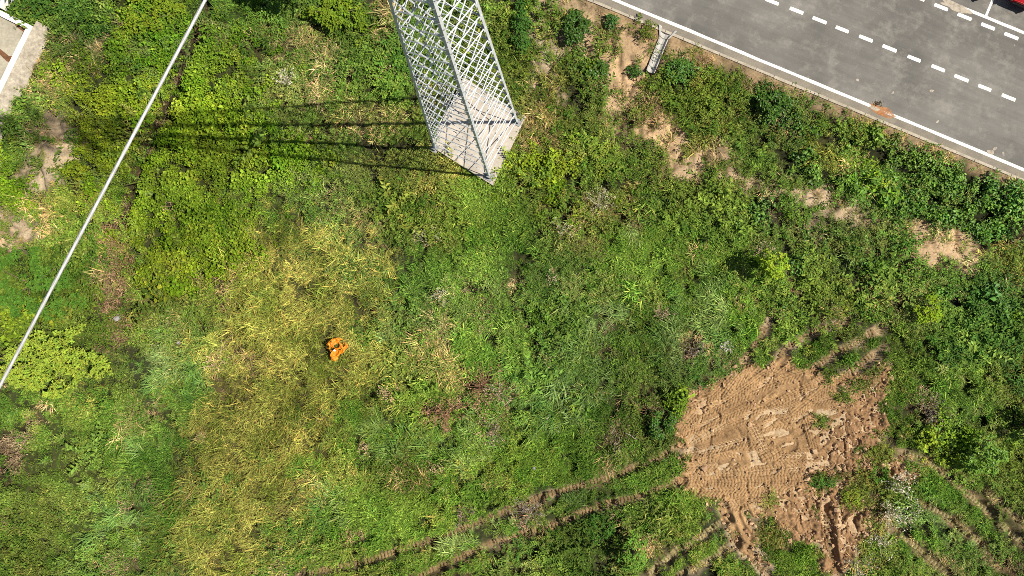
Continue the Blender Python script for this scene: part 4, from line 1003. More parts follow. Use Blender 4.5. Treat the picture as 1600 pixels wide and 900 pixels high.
# ---------------------------------------------------------------- plants: meshes for one tuft of each kind
def blade_tuft(seed, n, rad, lmin, lmax, w, lean, spread, droop, dry=0.0):
    r = np.random.default_rng(seed); V = []; F = []; C = []
    for i in range(n):
        a = r.uniform(0, 2 * math.pi); q = rad * math.sqrt(r.random())
        bx, by = q * math.cos(a), q * math.sin(a)
        d = r.normal(0, spread) if spread < 3 else r.uniform(0, 2 * math.pi)
        L = r.uniform(lmin, lmax); el = math.radians(np.clip(r.normal(lean, 13), 4, 88))
        ux, uy = math.cos(d), math.sin(d); px, py = -uy, ux
        ww = w * r.uniform(.7, 1.3)
        x, y, z = bx, by, -.02
        p = []
        e = el
        for s in range(3):
            hw = ww / 2 * (1, .9, 0)[s]
            p.append((x, y, z, hw))
            x += ux * L / 2 * math.cos(e); y += uy * L / 2 * math.cos(e); z += L / 2 * math.sin(e)
            e -= math.radians(droop) * r.uniform(.6, 1.4)
        tw = r.uniform(-.5, .5)
        b0 = len(V)
        for (x, y, z, hw) in p[:2]:
            V += [(x - px * hw, y - py * hw, z - hw * tw), (x + px * hw, y + py * hw, z + hw * tw)]
        V.append(p[2][:3])
        F += [(b0, b0 + 1, b0 + 3, b0 + 2), (b0 + 2, b0 + 3, b0 + 4)]
        k = r.uniform(.42, 1.5); c = np.array([k, k, k])
        if r.random() < dry: c = c * np.array([1.75, 1.25, 1.5])
        C += [c * np.array([.95, .9, .9])] * 2 + [c * 1.05] * 3
    return V, F, C
def add_leaf(V, F, C, p, d, up_, L, W_, c, fold=.25):
    p = Vector(p); d = Vector(d).normalized(); s = d.cross(Vector(up_))
    if s.length < 1e-3: s = d.orthogonal()
    s.normalize(); nrm = s.cross(d)
    b = len(V); m = p + d * L * .45
    V += [tuple(p), tuple(m + s * W_ / 2 + nrm * W_ * fold), tuple(p + d * L - nrm * L * .12), tuple(m - s * W_ / 2 + nrm * W_ * fold), tuple(m)]
    F += [(b, b + 4, b + 1), (b + 4, b + 2, b + 1), (b, b + 3, b + 4), (b + 4, b + 3, b + 2)]
    C += [np.array(c)] * 5
def add_stem(V, F, C, pts, w, c):
    b = len(V)
    pts = [Vector(p) for p in pts]
    for i, p in enumerate(pts):
        d = (pts[min(i + 1, len(pts) - 1)] - pts[max(i - 1, 0)]).normalized(); s = d.cross(Vector((0, 0, 1)))
        if s.length < .05: s = Vector((1, 0, 0))
        s = s.normalized() * w / 2 * (1 - .5 * i / len(pts)); V += [tuple(p - s), tuple(p + s)]
        C += [np.array(c)] * 2
    for i in range(len(pts) - 1): F.append((b + 2 * i, b + 2 * i + 1, b + 2 * i + 3, b + 2 * i + 2))
def leaf_mat(seed, n, rad, hmin, hmax, L, tilt=.5, ratio=.75):
    r = np.random.default_rng(seed); V = []; F = []; C = []
    for i in range(n):
        a = r.uniform(0, 2 * math.pi); q = rad * math.sqrt(r.random())
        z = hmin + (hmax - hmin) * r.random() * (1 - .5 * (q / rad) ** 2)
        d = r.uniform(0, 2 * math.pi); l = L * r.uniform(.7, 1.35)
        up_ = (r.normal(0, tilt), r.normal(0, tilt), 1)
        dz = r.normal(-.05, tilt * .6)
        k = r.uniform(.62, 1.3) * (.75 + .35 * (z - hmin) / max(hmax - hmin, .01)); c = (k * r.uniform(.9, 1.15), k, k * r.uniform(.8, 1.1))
        add_leaf(V, F, C, (q * math.cos(a), q * math.sin(a), z), (math.cos(d), math.sin(d), dz), up_, l, l * ratio, c)
    return V, F, C
def sprig(seed, ns, length, nl, L, lean, wide=.55, curl=25, drystem=False):
    r = np.random.default_rng(seed); V = []; F = []; C = []
    for s in range(ns):
        a = r.uniform(0, 2 * math.pi); el = math.radians(np.clip(r.normal(lean, 14), 12, 85)); ln = length * r.uniform(.6, 1.2)
        x = np.array([r.normal(0, .06), r.normal(0, .06), 0.]); pts = [tuple(x)]
        for k in range(4):
            a += r.normal(0, .18); el -= math.radians(curl / 4) * r.uniform(.4, 1.6)
            x = x + ln / 4 * np.array([math.cos(a) * math.cos(el), math.sin(a) * math.cos(el), math.sin(el)]); pts.append(tuple(x))
        add_stem(V, F, C, pts, .012, (1.3, .9, 1.0) if drystem else (.9, .9, .8))
        for k in range(nl):
            f = .25 + .75 * k / max(nl - 1, 1); i0 = min(int(f * 4), 3); u = f * 4 - i0
            p = np.array(pts[i0]) * (1 - u) + np.array(pts[i0 + 1]) * u
            b = a + (1 if k % 2 else -1) * r.uniform(.6, 1.4); l = L * r.uniform(.7, 1.3)
            kk = r.uniform(.6, 1.35)
            add_leaf(V, F, C, p, (math.cos(b), math.sin(b), r.normal(.15, .35)), (r.normal(0, .4), r.normal(0, .4), 1), l, l * wide, (kk * r.uniform(.9, 1.15), kk, kk * r.uniform(.8, 1.1)))
    return V, F, C
def merge(*parts):
    V = []; F = []; C = []
    for v, f, c in parts:
        n = len(V); V += list(v); F += [tuple(i + n for i in q) for q in f]; C += list(c)
    return V, F, C
def dryplant(seed, n, length, heads=True):
    r = np.random.default_rng(seed); V = []; F = []; C = []
    for s in range(n):
        a = r.uniform(0, 2 * math.pi); el = math.radians(r.uniform(8, 60)); ln = length * r.uniform(.5, 1.1)
        x = np.array([r.normal(0, .08), r.normal(0, .08), .0]); pts = [tuple(x)]
        for k in range(3):
            a += r.normal(0, .5); el += r.normal(0, .25)
            x = x + ln / 3 * np.array([math.cos(a) * math.cos(el), math.sin(a) * math.cos(el), abs(math.sin(el))]); pts.append(tuple(x))
        k = r.uniform(.6, 1.4); add_stem(V, F, C, pts, .014, (k, k, k))
        if heads:
            for q in range(2):
                kk = r.uniform(.6, 1.5); l = r.uniform(.03, .075)
                add_leaf(V, F, C, pts[r.integers(1, 4)], (r.normal(), r.normal(), r.normal(0, .5)), (r.normal(0, .6), r.normal(0, .6), 1), l, l * .6, (kk, kk, kk), .4)
    return V, F, C
PROTO = {
 'F': [merge(blade_tuft(s, 30, .15, .14, .30, .018, 60, 9, 24, .06), leaf_mat(s + 2, 5, .14, .02, .12, .06)) for s in (1, 2, 3, 4)],
 'Y': [blade_tuft(s, 26, .20, .22, .46, .019, 46, 1.3, 24, .16) for s in (11, 12, 13, 14, 15)],
 'B': [blade_tuft(s, 24, .18, .28, .52, .023, 42, .6, 24, .07) for s in (21, 22, 23, 24)],
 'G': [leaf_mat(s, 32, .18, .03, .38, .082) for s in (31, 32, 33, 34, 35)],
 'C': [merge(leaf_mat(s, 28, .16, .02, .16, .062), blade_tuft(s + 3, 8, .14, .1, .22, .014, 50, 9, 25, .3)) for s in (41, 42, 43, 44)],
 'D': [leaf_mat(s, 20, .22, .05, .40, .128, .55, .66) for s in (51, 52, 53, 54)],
 'L': [sprig(s, 6, .60, 10, .115, 52, .5, 40) for s in (61, 62, 63, 64, 65)],
 'W': [merge(sprig(s, 4, .40, 8, .075, 52, .42, 30), blade_tuft(s + 5, 12, .16, .18, .42, .018, 50, 9, 22, .3)) for s in (71, 72, 73, 74, 75)],
 'P': [blade_tuft(s, 24, .17, .26, .50, .019, 44, 9, 26, .35) for s in (81, 82, 83)],
 'O': [merge(dryplant(s, 15, .36), blade_tuft(s + 5, 10, .15, .15, .3, .015, 35, 9, 20, .3)) for s in (91, 92, 93)],
}
SPEC = {  # spacing, size range, colour a, colour b, glossy, name, label
 'F': (.135, (.7, 1.4), (.080, .192, .021), (.20, .315, .050), False, 'short_grass', 'short bright green grass in patches across the field', 'grass'),
 'Y': (.182, (.75, 1.25), (.112, .165, .020), (.40, .405, .092), False, 'yellow_grass', 'long yellowish grass lying over in the left middle of the field', 'grass'),
 'B': (.17, (.7, 1.3), (.088, .195, .032), (.225, .315, .095), False, 'lush_grass', 'long bluish green grass lying in swirls', 'grass'),
 'G': (.155, (.65, 1.4), (.095, .20, .010), (.235, .33, .030), False, 'leafy_ground_cover', 'bright yellow-green leafy creeper covering the upper left', 'ground cover'),
 'C': (.145, (.7, 1.35), (.085, .165, .020), (.19, .245, .048), False, 'clover', 'small-leaved clover mat at the lower left', 'clover'),
 'D': (.20, (.6, 1.25), (.045, .125, .018), (.13, .24, .036), True, 'broadleaf_weeds', 'dark glossy broad-leaved weeds along the road bank', 'weeds'),
 'L': (.25, (.6, 1.35), (.060, .138, .019), (.180, .265, .044), False, 'leafy_weeds', 'bushy mid-green leafy weeds', 'weeds'),
 'W': (.165, (.6, 1.35), (.075, .155, .022), (.225, .262, .068), False, 'mixed_weeds', 'mixed olive-green weeds and wild grass', 'weeds'),
 'P': (.19, (.7, 1.3), (.25, .24, .075), (.42, .37, .165), False, 'pale_grass', 'pale straw-coloured tufted grass', 'grass'),
 'O': (.21, (.6, 1.3), (.18, .125, .062), (.38, .275, .165), False, 'dead_weeds', 'brown dried-up weeds and stalks', 'weeds'),
}
def make_proto_mesh(name, vfc, mat):
    V, F, C = vfc
    me = bpy.data.meshes.new(name); me.from_pydata(V, [], F); me.materials.append(mat)
    a = me.attributes.new('vc', 'FLOAT_COLOR', 'POINT'); c = np.ones((len(V), 4), np.float32); c[:, :3] = np.array(C)
    a.data.foreach_set('color', c.ravel()); me.update()
    return bpy.data.objects.new(name, me)     # never linked to the scene: only read by the scatter

def scatter_object(name, pts, rot, scl, tints, idx, protos):
    me = bpy.data.meshes.new(name)
    n = len(pts)
    me.vertices.add(n); me.vertices.foreach_set('co', pts.astype(np.float32).ravel())
    def at(nm, ty, dat, key):
        a = me.attributes.new(nm, ty, 'POINT'); a.data.foreach_set(key, dat.ravel())
    at('rot', 'FLOAT_VECTOR', rot.astype(np.float32), 'vector'); at('scl', 'FLOAT_VECTOR', scl.astype(np.float32), 'vector')
    t4 = np.ones((n, 4), np.float32); t4[:, :3] = tints; at('tint', 'FLOAT_COLOR', t4, 'color')
    at('pick', 'INT', idx.astype(np.int32), 'value')
    o = link(bpy.data.objects.new(name, me))
    ng = bpy.data.node_groups.new(name, 'GeometryNodeTree')
    ng.interface.new_socket('Geometry', in_out='INPUT', socket_type='NodeSocketGeometry'); ng.interface.new_socket('Geometry', in_out='OUTPUT', socket_type='NodeSocketGeometry')
    gi = ng.nodes.new('NodeGroupInput'); go = ng.nodes.new('NodeGroupOutput')
    join = ng.nodes.new('GeometryNodeJoinGeometry')
    for p in reversed(protos):
        oi = ng.nodes.new('GeometryNodeObjectInfo'); oi.inputs['Object'].default_value = p; oi.transform_space = 'ORIGINAL'
        g2 = ng.nodes.new('GeometryNodeGeometryToInstance'); ng.links.new(oi.outputs['Geometry'], g2.inputs[0]); ng.links.new(g2.outputs[0], join.inputs[0])
    m2p = ng.nodes.new('GeometryNodeMeshToPoints'); ng.links.new(gi.outputs[0], m2p.inputs[0])
    iop = ng.nodes.new('GeometryNodeInstanceOnPoints'); ng.links.new(m2p.outputs[0], iop.inputs['Points']); ng.links.new(join.outputs[0], iop.inputs['Instance'])
    iop.inputs['Pick Instance'].default_value = True
    def na(nm, ty):
        k = ng.nodes.new('GeometryNodeInputNamedAttribute'); k.data_type = ty; k.inputs['Name'].default_value = nm; return k.outputs[0]
    ng.links.new(na('pick', 'INT'), iop.inputs['Instance Index'])
    e2r = ng.nodes.new('FunctionNodeEulerToRotation'); ng.links.new(na('rot', 'FLOAT_VECTOR'), e2r.inputs[0])
    ng.links.new(e2r.outputs[0], iop.inputs['Rotation']); ng.links.new(na('scl', 'FLOAT_VECTOR'), iop.inputs['Scale'])
    ng.links.new(iop.outputs[0], go.inputs[0])
    md = o.modifiers.new('scatter', 'NODES'); md.node_group = ng
    return o

XR, YR = 30.5, 19.0
total = 0
for si, (k, (sp, (smin, smax), ca, cb, gl, nm, lab, cat)) in enumerate(SPEC.items()):
    r = np.random.default_rng(200 + si)
    X, Y = np.meshgrid(np.arange(-XR, XR, sp), np.arange(-YR, YR, sp))
    x = (X + r.uniform(-.5, .5, X.shape) * sp).ravel(); y = (Y + r.uniform(-.5, .5, X.shape) * sp).ravel()
    px, py = project(x, y, 0.1)
    w = sample(WMAP, px, py)
    wk = w[CI[k]] + w[CI['X']] * {'O': .22, 'L': .10, 'W': .10}.get(k, 0)
    clump = fbm(x, y, .55, 300 + 7 * si, 2)
    gap = crease(x, y)                                # the same hollows for every kind
    lump = np.clip(w[CI['L']] + w[CI['W']] + w[CI['D']] + .75 * w[CI['G']] + .6 * w[CI['O']] + .36 * (w[CI['F']] + w[CI['B']] + w[CI['C']]) + .5 * w[CI['Y']], 0, 1)
    prob = wk * (1 + .9 * (clump - .5))
    prob = prob * (1 - lump * (1 - sstep(.08, .46, gap)) * .95)
    if k == 'Y': prob = prob * (.45 + .75 * sstep(.36, .5, fbm((x * .80 + y * .60) * .32, -x * .60 + y * .80, .40, 431, 2)))
    keep = r.random(len(x)) < prob
    t, n = road_tn(x, y); keep &= (n < EDGE - .10)
    ins = np.ones(len(x), bool)
    ccx = PAD_C
    keep &= poly_sd(x, y, [tuple(p) for p in PAD]) > .05
    rel_a = (x - P0[0]) * v1[0] + (y - P0[1]) * v1[1]; rel_b = (x - P0[0]) * v2[0] + (y - P0[1]) * v2[1]
    keep &= ~((rel_a > -.1) & (rel_a < W + .1) & (rel_b > -.42) & (rel_b < D_ + .1))
    dA = np.hypot(*( [x - (A[0] + B[0]) / 2, y - (A[1] + B[1]) / 2]))
    dd, _, _ = seg_dist(x, y, [tuple(A), tuple(B)]); keep &= dd > .27
    x, y, clump, gap = x[keep], y[keep], clump[keep], gap[keep]
    m = len(x)
    z = terrain(x, y) - .01
    hollow = sstep(.05, .6, gap)
    rd = np.full(m, 9.0)
    for rr_ in RUTS: rd = np.minimum(rd, seg_dist(x, y, rr_)[0])
    tn_ = road_tn(x, y)[1]; dtc = seg_dist(x, y, DITCH)[0]
    near = (.42 + .58 * sstep(.2, .75, rd)) * (.40 + .60 * sstep(.05, .65, EDGE - tn_)) * (.55 + .45 * sstep(.1, .7, dtc))
    big = near * (.68 + .64 * fbm(x, y, 2.0, 371, 2)) * np.where(r.random(m) < .06, 1.5, 1.0) * r.uniform(smin, smax, m) * (.62 + .75 * clump) * (.62 + .6 * hollow)
    if k in 'YB':
        ang = 2 * math.pi * fbm(x, y, 7.0 if k == 'Y' else 2.6, 340, 2) * (1.0 if k == 'B' else .5) + (2.1 if k == 'Y' else 0)
        rz = ang + r.normal(0, .7 if k == 'Y' else .4, m)
    else:
        rz = r.uniform(0, 2 * math.pi, m)
    rot = np.stack([r.normal(0, .12, m), r.normal(0, .12, m), rz], 1)
    scl = np.stack([big, big, big * r.uniform(.8, 1.2, m)], 1)
    f = np.clip(fbm(x, y, 1.3, 350 + si * 5, 3) * 1.6 - .3 + r.normal(0, .18, m), 0, 1)[:, None]
    ti = np.array(ca) * (1 - f) + np.array(cb) * f
    ti = ti * r.uniform(.7, 1.28, (m, 1))
    vg = fbm(x, y, 3.2, 361, 3)[:, None]; hu = (fbm(x, y, 4.5, 367, 2)[:, None] - .5)
    ti = ti * ((.42 + 1.3 * vg) if k in 'LWD' else (.56 + 1.1 * vg)) * (1 + hu * np.array([.45, .08, -.35]) * (.15 if k == 'Y' else .45 if k in 'POFBC' else 1.0))
    if k in 'GLWCF':       # scattered yellowing or drying tufts
        yl = (r.random(m) < .06)[:, None]; ti = np.where(yl, ti * np.array([1.4, 1.12, 1.3]), ti)
    protos = [make_proto_mesh(nm + '_tuft', v, M['gloss'] if gl else M['leaf']) for v in PROTO[k]]
    o = scatter_object(nm, np.stack([x, y, z], 1), rot, scl, ti, r.integers(0, len(protos), m), protos)
    tag(o, lab, cat, None, 'stuff'); total += m
print('instances', total)

# ---------------------------------------------------------------- clods on the bare soil
def rock(seed, s=1.0, flat=.7, n=1):
    bm = bmesh.new(); bmesh.ops.create_icosphere(bm, subdivisions=n, radius=1)
    r = np.random.default_rng(seed)
    for v in bm.verts: v.co *= r.uniform(.65, 1.2); v.co.z *= flat
    V = [tuple(v.co * s) for v in bm.verts]; F = [tuple(v.index for v in f.verts) for f in bm.faces]; bm.free()
    return V, F, [np.ones(3) * .95] * len(V)
M['clod'] = leafmat('clod_earth', None, .95, .1, 0.0)
def clods():
    r = np.random.default_rng(77); n0 = 8000
    lo = np.min(np.array(MUD), 0) - .6; hi = np.max(np.array(MUD), 0) + .6
    x = r.uniform(lo[0], hi[0], n0); y = r.uniform(lo[1], hi[1], n0)
    s = mud_sd(x, y); px, py = project(x, y, 0)
    rough = sstep(1240, 1330, px + .6 * (py - 700)) * sstep(560, 640, py + .3 * (px - 1300))
    pr = np.where(s < 0, .10 + .5 * rough, 0) + .6 * np.exp(-(s / .3) ** 2)
    k = (r.random(n0) < pr) & (s < .4); x, y = x[k], y[k]; m = len(x)
    z = terrain(x, y) + .07
    sc_ = r.gamma(2.0, .022, m) + .015
    f = r.random((m, 1)); ti = np.array([.30, .18, .10]) * (1 - f) + np.array([.52, .36, .22]) * f
    o = scatter_object('soil_clods', np.stack([x, y, z], 1), r.uniform(0, 6.28, (m, 3)), np.stack([sc_] * 3, 1) * r.uniform(.7, 1.4, (m, 3)), ti, r.integers(0, 3, m), [make_proto_mesh('clod', rock(s_), M['clod']) for s_ in (1, 2, 3)])
    tag(o, 'loose clods of earth on the churned soil', 'clods', None, 'stuff')
clods()

# ---------------------------------------------------------------- single plants
def bush(name, px, py, rx, ry, h, color, L, nleaf, label, cat, group=None, seed=0, ratio=.6, holes=.25, gloss=False, trunk=False, base=.1, tilt=.45):
    x, y, z = unproj(px, py, 0)
    r = np.random.default_rng(seed + 500)
    root = empty(name, (x, y, z), 0, label, cat, group)
    # limbs
    mb = MB(); tips = []
    nb = 5 if not trunk else 7
    for i in range(nb):
        a = 2 * math.pi * i / nb + r.normal(0, .3); q = r.uniform(.45, .85)
        tip = Vector((rx * q * math.cos(a), ry * q * math.sin(a), h * r.uniform(.55, .9)))
        midp = Vector((tip.x * .3, tip.y * .3, tip.z * .55)); tips.append(tip)
        mb.tube([(r.normal(0, .02), r.normal(0, .02), -.1), midp, tip], [.03 * h, .02 * h, .006 * h], 5)
    if trunk: mb.tube([(0, 0, -.1), (r.normal(0, .03), r.normal(0, .03), h * .45), (0, 0, h * .9)], [.05, .035, .01], 6)
    bark = M.setdefault('bark', mottled('bark', (.10, .075, .05), (.19, .14, .095), 8, .9))
    mb.obj('trunk' if trunk else 'stems', bark, root, True)
    V = []; F = []; C = []
    n = 0; tries = 0
    while n < nleaf and tries < nleaf * 30:
        tries += 1
        u, v = r.uniform(-1, 1, 2); q = math.hypot(u, v)
        edge = .78 + .62 * (float(vnoise(np.array([u * 1.9 + seed]), np.array([v * 1.9 + 5]), 171)[0]) - .35)
        if q > edge: continue
        cl = float(fbm(np.array([u * rx]), np.array([v * ry]), .42, 175 + seed % 9, 2)[0])
        if cl < holes + .14: continue
        dome = math.sqrt(max(0, 1 - (q / 1.05) ** 2))
        top = h * (base + (1 - base) * dome * (.55 + .75 * (cl - .2)))
        zz = top * (1 - .45 * r.random() ** 2.2)
        d = math.atan2(v, u) + r.normal(0, 1.1); l = L * r.uniform(.65, 1.3)
        k = r.uniform(.7, 1.25); yl = r.uniform(.85, 1.2)
        # a rosette of two or three leaves
        for j in range(r.integers(2, 4)):
            dd = d + j * 2.1 + r.normal(0, .3)
            add_leaf(V, F, C, (u * rx, v * ry, zz), (math.cos(dd), math.sin(dd), r.normal(-.1, .3)), (r.normal(0, tilt), r.normal(0, tilt), 1), l, l * ratio, (k * yl, k, k * .95))
        n += 1
    mt = leafmat(name + '_leaf', color, .4 if gloss else .6, .28 if gloss else .1, .2)
    mesh_obj('crown' if trunk else 'foliage', V, F, mt, root, False, C)['kind'] = 'stuff'
    return root
WG = 'single bushes and weeds standing out in the field'
bush('bush', 96, 562, 2.95, 1.85, 1.8, (.29, .39, .050), .13, 1700, 'wide pale yellow-green bush at the left edge under the cable', 'bush', None, 1, .65, .22, base=.35)
bush('bush', 56, 445, 2.9, 1.9, 1.5, (.085, .19, .024), .15, 1300, 'mid-green leafy bush crossed by the cable, above the pale bush', 'bush', None, 2, .6, .38, base=.3)
bush('young_tree', 1194, 414, .8, .7, 2.4, (.27, .40, .035), .14, 260, 'small bright lime sapling with a long shade beside it', 'sapling', None, 3, .7, .25, False, True, .55)
bush('young_tree', 1440, 482, .85, .85, 1.3, (.23, .36, .02), .11, 190, 'bright lime sapling among dark weeds right of the ruts', 'sapling', None, 4, .7, .2, False, True, .35)
bush('young_tree', 1522, 702, 1.15, 1.0, 1.9, (.15, .28, .035), .15, 280, 'round leafy sapling right of the bare soil', 'sapling', None, 5, .7, .22, True, True, .4)
bush('young_tree', 1594, 662, .9, .9, 1.7, (.16, .26, .04), .15, 190, 'leafy sapling cut by the right edge', 'sapling', None, 6, .7, .25, True, True, .4)
bush('young_tree', 985, 852, .75, 1.0, 1.7, (.14, .28, .04), .13, 200, 'slender leafy sapling at the bottom, between two track ruts', 'sapling', None, 7, .65, .3, False, True, .35)
bush('bush', 1030, 662, .85, .75, 1.1, (.06, .14, .018), .13, 260, 'dark green bush left of the bare soil', 'bush', None, 8, .65, .2, True)
bush('bush', 1062, 112, .85, .6, .7, (.085, .20, .032), .18, 190, 'spreading bright green plant below the drain chute', 'bush', None, 9, .35, .15, True)
bush('bush', 1590, 302, .7, .7, .8, (.12, .27, .045), .24, 110, 'large-leaved bright plant at the right edge among dark weeds', 'bush', None, 10, .3, .1, True)
bush('bush', 1206, 165, 1.0, .75, 1.0, (.06, .14, .018), .16, 260, 'dark broad-leaved bush near the road, left of the belt', 'bush', None, 11, .65, .2, True)
bush('bush', 900, 48, .8, .9, .9, (.055, .125, .018), .15, 260, 'dark broad-leaved plant on the bare bank, the upper one', 'bush', None, 12, .7, .2, True)
bush('bush', 930, 112, .75, .6, .7, (.06, .135, .018), .15, 160, 'dark broad-leaved plant on the bare bank, the lower one', 'bush', None, 13, .7, .2, True)
bush('bush', 815, 48, .6, 1.9, 1.1, (.06, .15, .025), .14, 340, 'tall dark green strip of shrub right of the tower', 'bush', None, 14, .5, .2)
bush('bush', 1282, 752, .75, .4, .45, (.08, .19, .03), .12, 110, 'small green weed left alone on the bare soil', 'weed', WG, 15, .5, .15)
bush('bush', 1328, 777, .55, .6, .55, (.21, .29, .03), .11, 110, 'yellow-green weed at the edge of the bare soil', 'weed', WG, 16, .5, .15)
bush('bush', 1368, 738, .6, .55, .8, (.10, .21, .03), .12, 120, 'green weed beside the white dead plant', 'weed', WG, 17, .5, .15)
bush('bush', 955, 36, .42, .42, .5, (.05, .14, .022), .14, 60, 'little dark plant alone on the tan bank', 'weed', WG, 18, .6, .1, True)
bush('bush', 1016, 46, .42, .5, .5, (.13, .18, .022), .10, 90, 'little olive plant beside the drain chute', 'weed', WG, 19, .5, .1)
bush('bush', 990, 112, .5, .4, .5, (.05, .14, .022), .13, 70, 'small dark plant left of the drain outlet', 'weed', WG, 20, .6, .1, True)
bush('bush', 532, 28, 1.9, .95, 1.5, (.16, .25, .022), .15, 520, 'bright leafy shrub at the top, left of the tower', 'shrub', None, 21, .6, .2)
bush('bush', 240, 32, 1.9, 1.1, .9, (.18, .26, .02), .14, 420, 'yellow-green leafy shrub at the top, left of the cable', 'shrub', None, 22, .6, .2)
bush('bush', 70, 14, 2.0, .8, 1.0, (.06, .14, .022), .15, 380, 'dark shrub at the top left behind the tank', 'shrub', None, 23, .6, .2)
bush('bush', 1060, 640, .4, .8, .6, (.15, .25, .025), .12, 110, 'light green weed hugging the left rim of the bare soil', 'weed', WG, 24, .5, .15)
bush('bush', 855, 500, .9, .7, .7, (.11, .20, .022), .14, 150, 'ferny green weed in the middle of the field', 'weed', WG, 25, .3, .2)
bush('bush', 935, 825, .9, .8, .9, (.06, .15, .022), .13, 200, 'dark bushy weed left of the slender sapling', 'weed', WG, 26, .5, .2)
for i, (px, py, rx, ry) in enumerate([(1545, 480, 1.3, .9), (1572, 545, 1.3, 1.0), (1490, 555, 1.0, .9), (1590, 590, 1.0, .9)]):
    bush('bush', px, py, rx, ry, .85, (.085, .185, .035), .22, 170, ['arching ferny clump below the yellow grass at right', 'arching ferny clump on the right edge, the larger one', 'arching ferny clump nearest the lime sapling', 'arching ferny clump just above the cut sapling'][i], 'weed', 'arching ferny clumps on the right', 40 + i, .28, .2)
# tree standing just outside the top edge; its shade falls into the picture
bush('tree', 492, -34, 2.4, 2.3, 4.6, (.09, .17, .025), .17, 1500, 'leafy tree just outside the top edge that shades the grass', 'tree', None, 60, .6, .1, False, True, .55)

def dead_plant(px, py, r_, h, color, label, group, seed, n=60, head=.06):
    x, y, z = unproj(px, py, 0)
    r = np.random.default_rng(seed + 900); root = empty('dead_plant', (x, y, z), 0, label, 'dead plant', group); h = h * 1.3; bright = 1.2 if min(color) > .36 else 1.0; color = tuple(min(.7, c * bright) for c in color)
    V = []; F = []; C = []; V2 = []; F2 = []; C2 = []
    for s in range(n):
        a = r.uniform(0, 6.28); q = r_ * 1.15 * r.random() ** .7
        q *= .35 + 1.2 * float(vnoise(np.array([math.cos(a) * 1.6 + seed * 3.1]), np.array([math.sin(a) * 1.6 + 7]), 401)[0])
        top = Vector((q * math.cos(a), q * math.sin(a), h * r.uniform(.3, 1.0)))
        mid_ = Vector((top.x * .4 + r.normal(0, .04), top.y * .4 + r.normal(0, .04), top.z * .5)); k = r.uniform(.5, 1.0)
        add_stem(V, F, C, [(0, 0, -.03), mid_, top], .016, (k, k, k))
        for j in range(r.integers(0, 7)):
            kk = r.uniform(.45, 1.25); l = head * r.uniform(.6, 1.5); p = top + Vector((r.normal(0, .05), r.normal(0, .05), r.normal(0, .03)))
            add_leaf(V2, F2, C2, p, (r.normal(), r.normal(), r.normal(0, .4)), (r.normal(0, .5), r.normal(0, .5), 1), l, l * .65, (kk, kk, kk), .4)
    mt = leafmat('dead_leaf', color, .8, .1, .1)
    mesh_obj('stems', V, F, mt, root, False, C)['kind'] = 'stuff'
    mesh_obj('seed_heads', V2, F2, mt, root, False, C2)['kind'] = 'stuff'
DG = 'dried-out plants with pale heads'
WH, TAN, BR = (.52, .48, .37), (.55, .40, .24), (.34, .19, .115)
for i, (px, py, rr, h, col, n, lab) in enumerate([
    (1396, 752, .62, 1.0, WH, 70, 'chalky white dead plant right of the bare soil, topmost of a row'),
    (1386, 797, .72, .9, WH, 60, 'chalky white dead plant in the middle of the row right of the bare soil'),
    (1368, 842, .6, .8, WH, 45, 'chalky white dead plant lowest in the row right of the bare soil'),
    (1335, 880, .7, .6, (.42, .41, .30), 45, 'greyish dead plant at the bottom edge below the bare soil'),
    (1420, 795, .45, .6, (.45, .42, .31), 25, 'sparse pale dead plant right of the white row'),
    (452, 128, .5, .6, WH, 45, 'white dead plant in the grass left of the tower, near the shrub'),
    (935, 322, .75, .8, (.44, .41, .26), 70, 'cream dead plant in the weeds right of the tower pad'),
    (879, 358, .4, .6, (.42, .39, .27), 25, 'small cream dead plant left of the larger cream one'),
    (668, 372, .6, .7, (.40, .38, .22), 45, 'pale greenish dead plant below the tower pad'),
    (690, 458, .55, .6, (.38, .38, .25), 40, 'pale greenish dead plant above the straw tufts in the centre'),
    (607, 613, .36, .7, TAN, 30, 'tan dead plant beside the yellow grass, upper of two'),
    (570, 698, .27, .6, TAN, 20, 'tan dead plant beside the yellow grass, lower of two'),
    (687, 728, .26, .5, TAN, 20, 'small tan dead plant in lush grass'),
    (757, 606, 1.1, .7, BR, 120, 'large reddish brown dead plant in the centre of the field'),
    (701, 645, .8, .8, BR, 85, 'reddish brown dead plant left of the larger brown one'),
    (780, 612, .5, .7, (.48, .37, .27), 45, 'pinkish dead plant touching the large brown one'),
    (1190, 392, .55, .8, (.44, .36, .22), 40, 'tan seed heads right above the lime sapling'),
    (1085, 548, .6, .5, (.30, .25, .19), 40, 'grey-brown dead plant below the lush grass swirl'),
    (1130, 540, .35, .45, (.46, .42, .37), 25, 'greyish white dead plant at the top left rim of the soil'),
    (1452, 640, .75, .6, (.27, .23, .18), 50, 'grey dead plant right of the bare soil'),
    (963, 680, .6, .5, (.34, .28, .20), 40, 'grey-brown dead plant left of the bare soil'),
    (770, 670, .55, .5, (.30, .24, .18), 40, 'dull brown dead plant below the large brown one'),
    (722, 800, .5, .4, (.28, .21, .16), 35, 'dull brown dead plant above a track rut'),
    (830, 800, .8, .5, (.31, .26, .21), 45, 'grey stalks beside the bottom track rut'),
    (862, 434, .3, .5, (.50, .40, .27), 20, 'small tan dead plant in the middle weeds'),
    (912, 313, .26, .55, (.46, .30, .17), 18, 'small orange-tan dead plant left of the cream one'),
    (1035, 490, .5, .6, (.40, .31, .20), 35, 'tan dead plant left of the lush swirl'),
    (28, 715, .7, .4, (.33, .23, .14), 45, 'brown dead plant in a hollow at the left edge'),
]): dead_plant(px, py, rr, h, col, lab, DG, i, n, .075)

